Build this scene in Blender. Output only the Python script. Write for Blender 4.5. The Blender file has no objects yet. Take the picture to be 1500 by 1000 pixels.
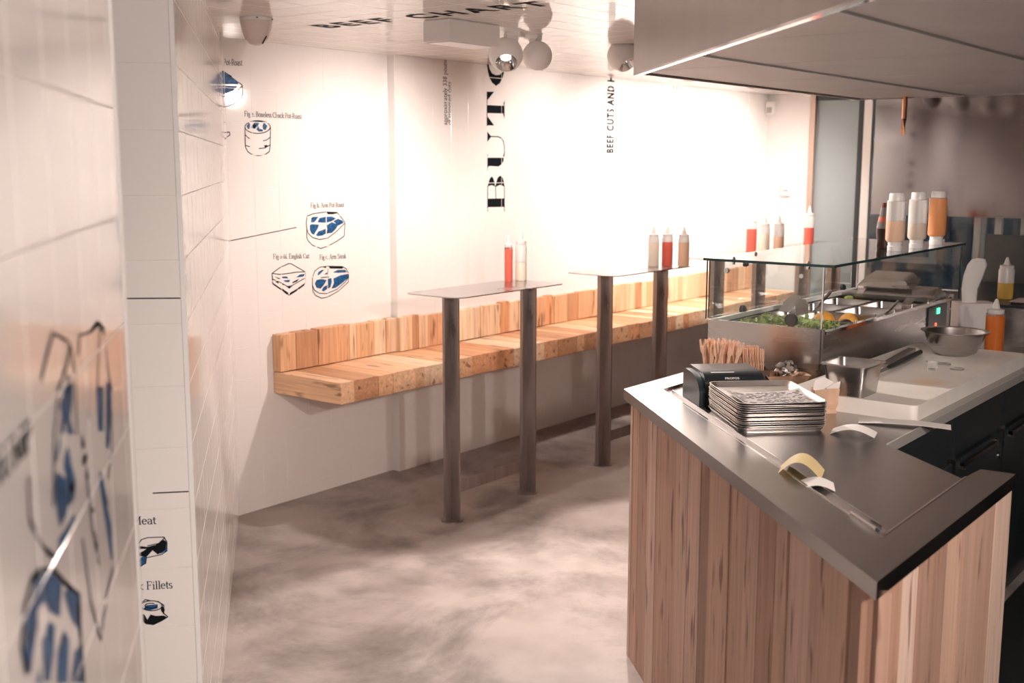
import bpy, bmesh, math, random
from mathutils import Vector, Matrix, Euler
from mathutils.geometry import tessellate_polygon
random.seed(7)
SC = bpy.context.scene
COL = SC.collection
# ------------------------------------------------------------------ camera
FPX = 1674.53
YAW, PIT, ROL = math.radians(51.913), math.radians(8.829), math.radians(0.078)
CAM = Vector((-3.359, -4.296, 1.67))
_f = Vector((math.sin(YAW)*math.cos(PIT), math.cos(YAW)*math.cos(PIT), -math.sin(PIT)))
_r = Vector((math.cos(YAW), -math.sin(YAW), 0)); _u = _r.cross(_f)
_r, _u = (math.cos(ROL)*_r+math.sin(ROL)*_u, -math.sin(ROL)*_r+math.cos(ROL)*_u)
cd = bpy.data.cameras.new('camera'); cam = bpy.data.objects.new('camera', cd); COL.objects.link(cam)
cd.sensor_width = 36; cd.lens = 36*FPX/1500; cd.clip_start = .05
cam.matrix_world = Matrix(((_r.x, _u.x, -_f.x, CAM.x), (_r.y, _u.y, -_f.y, CAM.y), (_r.z, _u.z, -_f.z, CAM.z), (0, 0, 0, 1)))
cd.dof.use_dof = True; cd.dof.focus_distance = 3.7; cd.dof.aperture_fstop = 4.0
SC.camera = cam
vs = SC.view_settings
vs.view_transform = 'Standard'; vs.look = 'None'; vs.gamma = 1; vs.use_curve_mapping = False
vs.exposure = 0.6
# ------------------------------------------------------------------ world
W = bpy.data.worlds.new('world'); SC.world = W; W.use_nodes = True
W.node_tree.nodes['Background'].inputs[0].default_value = (1.0, .91, .86, 1)
W.node_tree.nodes['Background'].inputs[1].default_value = .17
# ------------------------------------------------------------------ lights (lamps of the room, housings built further down, then two added fill spots)
def spot(name, loc, target, power, angle, blend=.4, radius=.035, col=(1, .87, .80)):
    l = bpy.data.lights.new(name, 'SPOT'); l.energy = power; l.spot_size = math.radians(angle); l.spot_blend = blend
    l.shadow_soft_size = radius; l.color = col
    o = bpy.data.objects.new(name, l); COL.objects.link(o); o.location = loc
    o.rotation_euler = (Vector(target)-Vector(loc)).to_track_quat('-Z', 'Y').to_euler()
    return o
ZC = 2.23
WALL_LAMPS = [((2.25, -1.05, 2.13), (2.4, -.05, 1.3), 44), ((3.05, -1.05, 2.13), (3.4, -.05, 1.25), 70),
              ((3.85, -1.05, 2.13), (4.1, -.05, 1.25), 70), ((4.6, -1.05, 2.13), (4.8, -.05, 1.25), 58)]
for i, (a, b, p) in enumerate(WALL_LAMPS): spot('spot_light', a, b, p, 118, .9)
spot('spot_light', (.86, -1.03, 2.05), (.75, -.1, 1.15), 52, 128, .9)       # ball lamp turned to the wall
spot('spot_light', (.62, -1.22, 2.04), (-.6, -2.6, 0), 98, 82, .22)           # ball lamp with its reflector showing
spot('spot_light', (1.30, -1.32, 2.04), (.75, -2.8, 0), 98, 82, .22)           # ball lamp beside the hood
spot('spot_light', (-2.0, -5.3, 2.12), (-.3, -3.3, .7), 135, 90, .6, .06)     # added unseen spot behind the camera, brightens the counter
spot('spot_light', (-3.4, -5.6, 2.12), (-2.3, -2.7, 1.4), 135, 104, .7, .06)  # second added unseen spot, brightens the near wall and jamb
# ------------------------------------------------------------------ photo pixel -> direction -> point on a known plane
def ray(x, y): return _r*((x-750)/FPX)-_u*((y-500)/FPX)+_f
def Zp(x, y, z): r = ray(x, y); return CAM+r*((z-CAM.z)/r.z)
def Yp(x, y, Y): r = ray(x, y); return CAM+r*((Y-CAM.y)/r.y)
def Xp(x, y, X): r = ray(x, y); return CAM+r*((X-CAM.x)/r.x)
def PLp(x, y, P, n): r = ray(x, y); return CAM+r*((Vector(P)-CAM).dot(n)/r.dot(n))
def proj(P):
    q = Vector(P)-CAM; d = q.dot(_f)
    return (750+FPX*q.dot(_r)/d, 500-FPX*q.dot(_u)/d, d)
# ------------------------------------------------------------------ materials
MATS = {}
def nd(nt, t, **k):
    n = nt.nodes.new(t)
    for a, b in k.items(): setattr(n, a, b)
    return n
def mat(name, base, rough=.5, metal=0., spec=.5, var=0., vscale=6., bump=0., bscale=40., trans=0., ior=1.45, emit=None, estr=1., alpha=1., aniso=None, rvar=0., coat=0., sub=0.):
    if name in MATS: return MATS[name]
    m = bpy.data.materials.new(name); m.use_nodes = True; nt = m.node_tree; b = nt.nodes['Principled BSDF']
    L = nt.links.new
    b.inputs['Base Color'].default_value = (*base, 1); b.inputs['Roughness'].default_value = rough
    b.inputs['Metallic'].default_value = metal; b.inputs['Specular IOR Level'].default_value = spec
    b.inputs['IOR'].default_value = ior; b.inputs['Transmission Weight'].default_value = trans; b.inputs['Alpha'].default_value = alpha
    b.inputs['Coat Weight'].default_value = coat
    if sub: b.inputs['Subsurface Weight'].default_value = sub; b.inputs['Subsurface Radius'].default_value = (.02, .012, .008)
    if emit: b.inputs['Emission Color'].default_value = (*emit, 1); b.inputs['Emission Strength'].default_value = estr
    tc = nd(nt, 'ShaderNodeTexCoord')
    src = tc.outputs['Object']
    if aniso:
        mp = nd(nt, 'ShaderNodeMapping'); mp.inputs['Scale'].default_value = aniso; L(src, mp.inputs[0]); src = mp.outputs[0]
    if var or rvar:
        n = nd(nt, 'ShaderNodeTexNoise'); n.inputs['Scale'].default_value = vscale; n.inputs['Detail'].default_value = 5
        L(src, n.inputs['Vector'])
        if var:
            cr = nd(nt, 'ShaderNodeValToRGB')
            cr.color_ramp.elements[0].position = .3; cr.color_ramp.elements[1].position = .7
            cr.color_ramp.elements[0].color = (*[c*(1-var) for c in base], 1); cr.color_ramp.elements[1].color = (*[min(1, c*(1+var)) for c in base], 1)
            L(n.outputs['Fac'], cr.inputs[0]); L(cr.outputs[0], b.inputs['Base Color'])
        if rvar:
            mr = nd(nt, 'ShaderNodeMapRange'); mr.inputs['From Min'].default_value = .3; mr.inputs['From Max'].default_value = .7
            mr.inputs['To Min'].default_value = max(.02, rough-rvar); mr.inputs['To Max'].default_value = rough+rvar
            L(n.outputs['Fac'], mr.inputs['Value']); L(mr.outputs[0], b.inputs['Roughness'])
    if bump:
        n2 = nd(nt, 'ShaderNodeTexNoise'); n2.inputs['Scale'].default_value = bscale; n2.inputs['Detail'].default_value = 3
        L(src, n2.inputs['Vector'])
        bp = nd(nt, 'ShaderNodeBump'); bp.inputs['Strength'].default_value = bump; bp.inputs['Distance'].default_value = .01
        L(n2.outputs['Fac'], bp.inputs['Height']); L(bp.outputs[0], b.inputs['Normal'])
    MATS[name] = m; return m
def wood(name, axis, lo, hi, cols):
    """planks: per-object tint, stretched grain along `axis`, a few dark checks"""
    if name in MATS: return MATS[name]
    m = bpy.data.materials.new(name); m.use_nodes = True; nt = m.node_tree; b = nt.nodes['Principled BSDF']; L = nt.links.new
    tc = nd(nt, 'ShaderNodeTexCoord'); oi = nd(nt, 'ShaderNodeObjectInfo')
    ad = nd(nt, 'ShaderNodeVectorMath', operation='ADD'); mu = nd(nt, 'ShaderNodeMath', operation='MULTIPLY'); mu.inputs[1].default_value = 37.
    L(oi.outputs['Random'], mu.inputs[0]); L(tc.outputs['Object'], ad.inputs[0]); L(mu.outputs[0], ad.inputs[1])
    mp = nd(nt, 'ShaderNodeMapping'); s = [30., 30., 30.]; s[axis] = 1.1; mp.inputs['Scale'].default_value = s; L(ad.outputs[0], mp.inputs[0])
    n = nd(nt, 'ShaderNodeTexNoise'); n.inputs['Scale'].default_value = 1.; n.inputs['Detail'].default_value = 6; n.inputs['Distortion'].default_value = 2.0; L(mp.outputs[0], n.inputs['Vector'])
    r1 = nd(nt, 'ShaderNodeValToRGB'); e = r1.color_ramp.elements; e[0].position = .3; e[1].position = .72
    e[0].color = (*[lo]*3, 1); e[1].color = (*[hi]*3, 1); L(n.outputs['Fac'], r1.inputs[0])
    r2 = nd(nt, 'ShaderNodeValToRGB'); r2.color_ramp.interpolation = 'CONSTANT'; el = r2.color_ramp.elements
    while len(el) < len(cols): el.new(.5)
    for i, c in enumerate(cols): el[i].position = i/len(cols); el[i].color = (*c, 1)
    L(oi.outputs['Random'], r2.inputs[0])
    mx = nd(nt, 'ShaderNodeMix', data_type='RGBA', blend_type='MULTIPLY'); mx.inputs['Factor'].default_value = 1
    L(r2.outputs[0], mx.inputs['A']); L(r1.outputs[0], mx.inputs['B'])
    s2 = [30., 30., 30.]; s2[axis] = 4.; mp2 = nd(nt, 'ShaderNodeMapping'); mp2.inputs['Scale'].default_value = s2; L(ad.outputs[0], mp2.inputs[0])
    n2 = nd(nt, 'ShaderNodeTexNoise'); n2.inputs['Scale'].default_value = 1.; n2.inputs['Detail'].default_value = 2; L(mp2.outputs[0], n2.inputs['Vector'])
    r3 = nd(nt, 'ShaderNodeValToRGB'); e = r3.color_ramp.elements; e[0].position = .62; e[1].position = .70; e[0].color = (1, 1, 1, 1); e[1].color = (.42, .37, .35, 1)
    L(n2.outputs['Fac'], r3.inputs[0])
    mx2 = nd(nt, 'ShaderNodeMix', data_type='RGBA', blend_type='MULTIPLY'); mx2.inputs['Factor'].default_value = 1
    L(mx.outputs['Result'], mx2.inputs['A']); L(r3.outputs[0], mx2.inputs['B']); L(mx2.outputs['Result'], b.inputs['Base Color'])
    b.inputs['Roughness'].default_value = .6
    bp = nd(nt, 'ShaderNodeBump'); bp.inputs['Strength'].default_value = .25; bp.inputs['Distance'].default_value = .004
    L(n.outputs['Fac'], bp.inputs['Height']); L(bp.outputs[0], b.inputs['Normal'])
    MATS[name] = m; return m
def concrete():
    m = bpy.data.materials.new('concrete'); m.use_nodes = True; nt = m.node_tree; b = nt.nodes['Principled BSDF']; L = nt.links.new
    tc = nd(nt, 'ShaderNodeTexCoord')
    a = nd(nt, 'ShaderNodeTexNoise'); a.inputs['Scale'].default_value = 1.7; a.inputs['Detail'].default_value = 12; a.inputs['Roughness'].default_value = .68; a.inputs['Distortion'].default_value = .35
    c = nd(nt, 'ShaderNodeTexNoise'); c.inputs['Scale'].default_value = 5; c.inputs['Detail'].default_value = 6
    L(tc.outputs['Object'], a.inputs['Vector']); L(tc.outputs['Object'], c.inputs['Vector'])
    r = nd(nt, 'ShaderNodeValToRGB'); e = r.color_ramp.elements; e[0].position = .34; e[1].position = .55
    e[0].color = (.20, .17, .158, 1); e[1].color = (.46, .40, .375, 1); L(a.outputs['Fac'], r.inputs[0])
    r2 = nd(nt, 'ShaderNodeValToRGB'); e = r2.color_ramp.elements; e[0].position = .35; e[1].position = .6; e[0].color = (.8, .79, .78, 1); e[1].color = (1, 1, 1, 1)
    L(c.outputs['Fac'], r2.inputs[0])
    mx = nd(nt, 'ShaderNodeMix', data_type='RGBA', blend_type='MULTIPLY'); mx.inputs['Factor'].default_value = 1
    L(r.outputs[0], mx.inputs['A']); L(r2.outputs[0], mx.inputs['B']); L(mx.outputs['Result'], b.inputs['Base Color'])
    mr = nd(nt, 'ShaderNodeMapRange'); mr.inputs['From Min'].default_value = .3; mr.inputs['From Max'].default_value = .7; mr.inputs['To Min'].default_value = .34; mr.inputs['To Max'].default_value = .55
    L(c.outputs['Fac'], mr.inputs['Value']); L(mr.outputs[0], b.inputs['Roughness'])
    bp = nd(nt, 'ShaderNodeBump'); bp.inputs['Strength'].default_value = .06; L(c.outputs['Fac'], bp.inputs['Height']); L(bp.outputs[0], b.inputs['Normal'])
    MATS['concrete'] = m; return m
concrete()
M_TILE = mat('white_glazed_tile', (.87, .83, .805), rough=.09, spec=.6, bump=.012, bscale=9)
M_CEIL = mat('white_ceiling_tile', (.88, .84, .81), rough=.07, spec=.6, bump=.008, bscale=7)
M_GROUT = mat('grout', (.85, .81, .78), rough=.5, var=.05, vscale=30)
M_WHITE = mat('white_paint', (.82, .79, .77), rough=.45, var=.03, vscale=4)
M_TRIM = mat('white_trim', (.86, .84, .82), rough=.3)
M_STEEL = mat('brushed_steel', (.50, .475, .46), rough=.26, metal=1., var=.05, vscale=3, rvar=.03, aniso=(1, 1, 8))
M_STEELX = mat('counter_steel', (.40, .39, .385), rough=.25, metal=1., var=.06, vscale=2.2, rvar=.03)
M_HOOD = mat('hood_steel', (.50, .46, .445), rough=.34, metal=1., var=.08, vscale=1.5, rvar=.05, aniso=(6, 6, .6))
M_HOODP = mat('hood_panel_steel', (.88, .82, .80), rough=.5, metal=.5, var=.04, vscale=3, rvar=.04)
M_RAW = mat('raw_steel', (.36, .325, .31), rough=.36, metal=1., var=.2, vscale=5, rvar=.1, aniso=(4, 4, .7))
M_CHROME = mat('chrome', (.8, .78, .77), rough=.07, metal=1.)
M_ALU = mat('aluminium_tray', (.86, .82, .79), rough=.28, metal=1., var=.06, vscale=8)
M_BLACK = mat('black_plastic', (.018, .024, .028), rough=.32, var=.1, vscale=10)
M_DARK = mat('dark_cabinet', (.022, .028, .032), rough=.3, var=.2, vscale=5, spec=.6)
M_INK = mat('black_print', (.010, .013, .015), rough=.6, spec=.02)
M_GINK = mat('grey_print', (.09, .08, .08), rough=.6, spec=.02)
M_BLUE = mat('blue_print', (.022, .10, .24), rough=.45, spec=.2, var=.6, vscale=60)
M_WPRINT = mat('white_print', (.86, .82, .79), rough=.12)
M_GLASS = mat('clear_glass', (.93, .98, .97), rough=.0, trans=1., ior=1.45)
M_GEDGE = mat('glass_edge', (.02, .05, .05), rough=.15, trans=0.)
M_FROST = mat('misty_glass', (.62, .72, .74), rough=.12, trans=.55, ior=1.45)
M_PAPER = mat('white_paper', (.83, .79, .76), rough=.7)
M_YPAPER = mat('yellow_paper', (.74, .58, .30), rough=.7)
M_KRAFT = mat('kraft_paper', (.62, .40, .27), rough=.8, var=.12, vscale=20, bump=.15, bscale=30)
M_BOARD = mat('cutting_board_plastic', (.84, .79, .73), rough=.42, var=.05, vscale=7, sub=.1)
M_FOIL = mat('foil', (.85, .83, .82), rough=.16, metal=1.)
M_LWOOD = mat('birch_cutlery', (.78, .50, .35), rough=.65, var=.12, vscale=30)
WCOL = [(.78, .45, .25), (.70, .34, .17), (.84, .56, .36), (.58, .30, .16), (.88, .63, .43), (.74, .40, .22), (.82, .51, .31)]
WZ = wood('timber_upright', 2, .7, 1.12, WCOL); WY = wood('timber_across', 1, .72, 1.1, WCOL)
CCOL = [(.55, .35, .26), (.44, .255, .18), (.62, .42, .33), (.37, .225, .165), (.58, .37, .275), (.67, .48, .385), (.50, .315, .235)]
WC = wood('reclaimed_timber', 2, .78, 1.1, CCOL)
# ------------------------------------------------------------------ mesh builder
class MB:
    def __init__(s): s.v = []; s.f = []
    def add(s, vs, fs):
        o = len(s.v); s.v += [Vector(p) for p in vs]; s.f += [tuple(i+o for i in q) for q in fs]; return s
    def box(s, c, size, rz=0, M=None, bev=0):
        x, y, z = [a/2 for a in size]
        b = bev
        if b:
            P = []
            for sz, ins in ((-1, 1), (-1, 0), (1, 0), (1, 1)):
                ix = x-(b if ins else 0); iy = y-(b if ins else 0); zz = sz*(z if ins else z-b)
                P += [(-ix, -iy, zz), (ix, -iy, zz), (ix, iy, zz), (-ix, iy, zz)]
            F = [(3, 2, 1, 0), (12, 13, 14, 15)]
            for k in range(3):
                for j in range(4): F.append((k*4+j, k*4+(j+1) % 4, k*4+4+(j+1) % 4, k*4+4+j))
        else:
            P = [(-x, -y, -z), (x, -y, -z), (x, y, -z), (-x, y, -z), (-x, -y, z), (x, -y, z), (x, y, z), (-x, y, z)]
            F = [(3, 2, 1, 0), (4, 5, 6, 7), (0, 1, 5, 4), (1, 2, 6, 5), (2, 3, 7, 6), (3, 0, 4, 7)]
        T = M if M is not None else Matrix.Rotation(rz, 3, 'Z')
        c = Vector(c)
        return s.add([T@Vector(p)+c for p in P], F)
    def bb(s, x0, x1, y0, y1, z0, z1, bev=0): return s.box(((x0+x1)/2, (y0+y1)/2, (z0+z1)/2), (x1-x0, y1-y0, z1-z0), bev=bev)
    def prism(s, poly, z0, z1, cap=True):
        n = len(poly); a = sum(poly[i][0]*poly[(i+1) % n][1]-poly[(i+1) % n][0]*poly[i][1] for i in range(n))
        if a < 0: poly = poly[::-1]
        P = [(p[0], p[1], z0) for p in poly]+[(p[0], p[1], z1) for p in poly]
        F = [(i, (i+1) % n, n+(i+1) % n, n+i) for i in range(n)]
        if cap:
            tri = tessellate_polygon([[Vector((p[0], p[1], 0)) for p in poly]])
            for t in tri:
                A, B, C_ = [Vector((poly[i][0], poly[i][1])) for i in t]
                if (B-A).cross(C_-A) < 0: t = t[::-1]
                F.append(tuple(n+i for i in t)); F.append(tuple(reversed(t)))
        return s.add(P, F)
    def lathe(s, prof, c=(0, 0, 0), n=20, M=None, close=True):
        c = Vector(c); P = []; F = []
        for r, z in prof:
            for k in range(n):
                a = 2*math.pi*k/n; p = Vector((r*math.cos(a), r*math.sin(a), z))
                P.append((M@p if M is not None else p)+c)
        for i in range(len(prof)-1):
            for k in range(n): F.append((i*n+k, i*n+(k+1) % n, (i+1)*n+(k+1) % n, (i+1)*n+k))
        if close: F.append(tuple(reversed(range(n)))); F.append(tuple((len(prof)-1)*n+k for k in range(n)))
        return s.add(P, F)
    def tube(s, pts, r, n=8):
        pts = [Vector(p) for p in pts]; P = []; F = []; rr = r if isinstance(r, (list, tuple)) else [r]*len(pts)
        for i, p in enumerate(pts):
            t = (pts[min(i+1, len(pts)-1)]-pts[max(i-1, 0)]).normalized()
            a = t.cross(Vector((0, 0, 1)));
            if a.length < .05: a = t.cross(Vector((1, 0, 0)))
            a.normalize(); b = t.cross(a)
            for k in range(n):
                q = 2*math.pi*k/n; P.append(p+(a*math.cos(q)+b*math.sin(q))*rr[i])
        for i in range(len(pts)-1):
            for k in range(n): F.append((i*n+k, i*n+(k+1) % n, (i+1)*n+(k+1) % n, (i+1)*n+k))
        F.append(tuple(reversed(range(n)))); F.append(tuple((len(pts)-1)*n+k for k in range(n)))
        return s.add(P, F)
    def sheet(s, grid, th=.0):
        """grid[i][j] of points; closed thin solid when th>0 (offset downwards along averaged normals)"""
        nu, nv = len(grid), len(grid[0]); G = [[Vector(p) for p in r] for r in grid]
        P = [p for r in G for p in r]; F = [(i*nv+j, (i+1)*nv+j, (i+1)*nv+j+1, i*nv+j+1) for i in range(nu-1) for j in range(nv-1)]
        if th:
            N = []
            for i in range(nu):
                for j in range(nv):
                    a = G[min(i+1, nu-1)][j]-G[max(i-1, 0)][j]; b = G[i][min(j+1, nv-1)]-G[i][max(j-1, 0)]
                    q = a.cross(b); N.append(q.normalized() if q.length > 1e-12 else Vector((0, 0, 1)))
            o = len(P); P = P+[p-N[k]*th for k, p in enumerate(P)]
            F += [tuple(o+i for i in reversed(f)) for f in F[:]]
            rim = [(i, 0) for i in range(nu)]+[(nu-1, j) for j in range(1, nv)]+[(i, nv-1) for i in range(nu-2, -1, -1)]+[(0, j) for j in range(nv-2, 0, -1)]
            ids = [i*nv+j for i, j in rim]
            for k in range(len(ids)): a, b = ids[k], ids[(k+1) % len(ids)]; F.append((b, a, a+o, b+o))
        return s.add(P, F)
    def mesh(s, name, off=Vector((0, 0, 0)), smooth=False, recalc=True):
        me = bpy.data.meshes.new(name); me.from_pydata([tuple(v-off) for v in s.v], [], s.f)
        if recalc:
            bm = bmesh.new(); bm.from_mesh(me); bmesh.ops.recalc_face_normals(bm, faces=bm.faces); bm.to_mesh(me); bm.free()
        if smooth:
            me.polygons.foreach_set('use_smooth', [True]*len(me.polygons))
            me.set_sharp_from_angle(angle=math.radians(38))
        return me
    def build(s, name, m, parent=None, smooth=False, label=None, origin=None, recalc=True):
        lo = Vector([min(v[i] for v in s.v) for i in range(3)]); hi = Vector([max(v[i] for v in s.v) for i in range(3)])
        c = Vector(origin) if origin is not None else (lo+hi)/2
        me = s.mesh(name, c, smooth, recalc); me.materials.append(m)
        o = bpy.data.objects.new(name, me); COL.objects.link(o)
        base = Vector((0, 0, 0)); p = parent; 
        while p is not None: base += p.location; p = p.parent
        o.parent = parent; o.location = c-base
        if label: o['label'] = label
        return o
def tag(o, label=None, cat=None, group=None, kind=None):
    if label: o['label'] = label
    if cat: o['category'] = cat
    if group: o['group'] = group
    if kind: o['kind'] = kind
    return o
def thing(name, label, cat, loc=(0, 0, 0), group=None):
    o = bpy.data.objects.new(name, None); COL.objects.link(o); o.location = loc; o.empty_display_size = .05
    return tag(o, label, cat, group)
def dup(root, loc, rz=0, label=None, group=None):
    r = root.copy(); COL.objects.link(r); r.location = loc; r.rotation_euler = (0, 0, rz)
    if label: r['label'] = label
    if group: r['group'] = group
    for ch in list(root.children):
        c = ch.copy(); COL.objects.link(c); c.parent = r
        for g in list(ch.children):
            d = g.copy(); COL.objects.link(d); d.parent = c
    return r
def struct(o, label, cat='wall'): return tag(o, label, cat, None, 'structure')
# ------------------------------------------------------------------ tiled planes
T = .15; G = .0024
class Plane:
    """P: origin, u: right, v: up, n: towards the room; u0/v0: joint offsets of the tile grid"""
    def __init__(s, P, u, v, n, u0, v0): s.P = Vector(P); s.u = Vector(u); s.v = Vector(v); s.n = Vector(n); s.u0 = u0; s.v0 = v0
    def at(s, a, b, h=0): return s.P+s.u*a+s.v*b+s.n*h
    def px(s, x, y): q = PLp(x, y, s.P, s.n)-s.P; return (q.dot(s.u), q.dot(s.v))
    def basis(s): return Matrix((s.u, s.v, s.n)).transposed()
TM = {}
def tile_mesh(w, h, m):
    k = (round(w, 4), round(h, 4), m.name)
    if k not in TM:
        e = .0005; b = MB(); x, y = w/2, h/2
        P = [(-x, -y, -.006), (x, -y, -.006), (x, y, -.006), (-x, y, -.006), (-x, -y, -e), (x, -y, -e), (x, y, -e), (-x, y, -e), (-x+e, -y+e, 0), (x-e, -y+e, 0), (x-e, y-e, 0), (-x+e, y-e, 0)]
        F = [(8, 9, 10, 11)]+[(k*4+j, k*4+(j+1) % 4, k*4+4+(j+1) % 4, k*4+4+j) for k in range(2) for j in range(4)]
        b.add(P, F); me = b.mesh('tile', recalc=False); me.materials.append(m); TM[k] = me
    return TM[k]
def tiles(pl, rects, parent, m, limit=300, tilt=.0016, name='tile'):
    cells = []
    for (a0, a1, b0, b1) in rects:
        i0 = math.floor((a0-pl.u0)/T)-1
        i = i0
        while pl.u0+i*T < a1:
            ca, cb = max(a0, pl.u0+i*T), min(a1, pl.u0+(i+1)*T); i += 1
            if cb-ca < .012: continue
            j = math.floor((b0-pl.v0)/T)-1
            while pl.v0+j*T < b1:
                da, db = max(b0, pl.v0+j*T), min(b1, pl.v0+(j+1)*T); j += 1
                if db-da < .012: continue
                c = pl.at((ca+cb)/2, (da+db)/2); q = c-CAM; s = 0
                if q.dot(_f) > .3:
                    x, y, d = proj(c)
                    if -150 < x < 1650 and -150 < y < 1150: s = abs(q.normalized().dot(pl.n))*(cb-ca)*(db-da)/d/d
                cells.append((s, ca, cb, da, db, c))
    cells.sort(key=lambda t: -t[0])
    B = pl.basis(); rest = MB(); rng = random.Random(3)
    base = Vector((0, 0, 0)); p = parent
    while p is not None: base += p.location; p = p.parent
    for k, (s, ca, cb, da, db, c) in enumerate(cells):
        R = B@Euler((rng.uniform(-tilt, tilt), rng.uniform(-tilt, tilt), 0)).to_matrix()
        me = tile_mesh(cb-ca-G, db-da-G, m)
        if k < limit and s > 0:
            o = bpy.data.objects.new(name, me); COL.objects.link(o); o.parent = parent
            M4 = R.to_4x4(); M4.translation = c-base; o.matrix_local = M4
        else:
            rest.add([R@v.co+c for v in me.vertices], [tuple(q.vertices) for q in me.polygons])
    if rest.v:
        o = rest.build('tile_field', m, parent, recalc=False); o['kind'] = 'stuff'; o['label'] = 'remaining glazed tiles of the same surface'
# decals: flat print clipped to the tile faces so the joints stay open
def clip_rect(poly, a0, a1, b0, b1):
    for ax, lim, sg in ((0, a0, 1), (0, a1, -1), (1, b0, 1), (1, b1, -1)):
        out = []
        for i in range(len(poly)):
            p, q = poly[i], poly[(i+1) % len(poly)]
            dp, dq = (p[ax]-lim)*sg, (q[ax]-lim)*sg
            if dp >= 0: out.append(p)
            if (dp >= 0) != (dq >= 0):
                t = dp/(dp-dq); out.append((p[0]+(q[0]-p[0])*t, p[1]+(q[1]-p[1])*t))
        poly = out
        if len(poly) < 3: return []
    return poly
def print_on(pl, tris, m, parent, name='lettering', label=None, h=.0007, clip=True, bounds=None):
    b = MB()
    for t in tris:
        if clip:
            g = G/2+.0006
            i0, i1 = math.floor((min(p[0] for p in t)-pl.u0)/T), math.floor((max(p[0] for p in t)-pl.u0)/T)
            j0, j1 = math.floor((min(p[1] for p in t)-pl.v0)/T), math.floor((max(p[1] for p in t)-pl.v0)/T)
            for i in range(i0, i1+1):
                for j in range(j0, j1+1):
                    q = clip_rect(list(t), pl.u0+i*T+g, pl.u0+(i+1)*T-g, pl.v0+j*T+g, pl.v0+(j+1)*T-g)
                    if q and bounds: q = clip_rect(q, *bounds)
                    if q: b.add([pl.at(p[0], p[1], h) for p in q], [tuple(range(len(q)))])
        else: b.add([pl.at(p[0], p[1], h) for p in t], [tuple(range(len(t)))])
    if b.v:
        # keep all faces towards the room
        fs = []
        for f in b.f:
            nn = Vector((0, 0, 0)); P0 = b.v[f[0]]
            for k in range(1, len(f)-1): nn += (b.v[f[k]]-P0).cross(b.v[f[k+1]]-P0)
            fs.append(f if nn.dot(pl.n) > 0 else tuple(reversed(f)))
        b.f = fs
        return b.build(name, m, parent, label=label, recalc=False)
def fill(poly):
    """polygon -> triangles"""
    return [tuple(poly[i] for i in t) for t in tessellate_polygon([[Vector((p[0], p[1], 0)) for p in poly]])]
def stroke(pts, w, thin=None):
    """ribbon along a polyline; with thin, vertical runs are thick and level runs thin"""
    out = []
    for k in range(len(pts)-1):
        a, b = Vector(pts[k][:2]), Vector(pts[k+1][:2]); d = b-a
        if d.length < 1e-7: continue
        d.normalize(); ww = w if thin is None else thin+(w-thin)*abs(d.y)**1.5
        n = Vector((-d.y, d.x))*ww/2; e = d*min(ww, w)*.18
        q = [a-e+n, a-e-n, b+e-n, b+e+n]
        out.append(tuple((p.x, p.y) for p in q))
    return out
def arc(cx, cy, rx, ry, a0, a1, n=12): return [(cx+rx*math.cos(math.radians(a0+(a1-a0)*k/n)), cy+ry*math.sin(math.radians(a0+(a1-a0)*k/n))) for k in range(n+1)]
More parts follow.
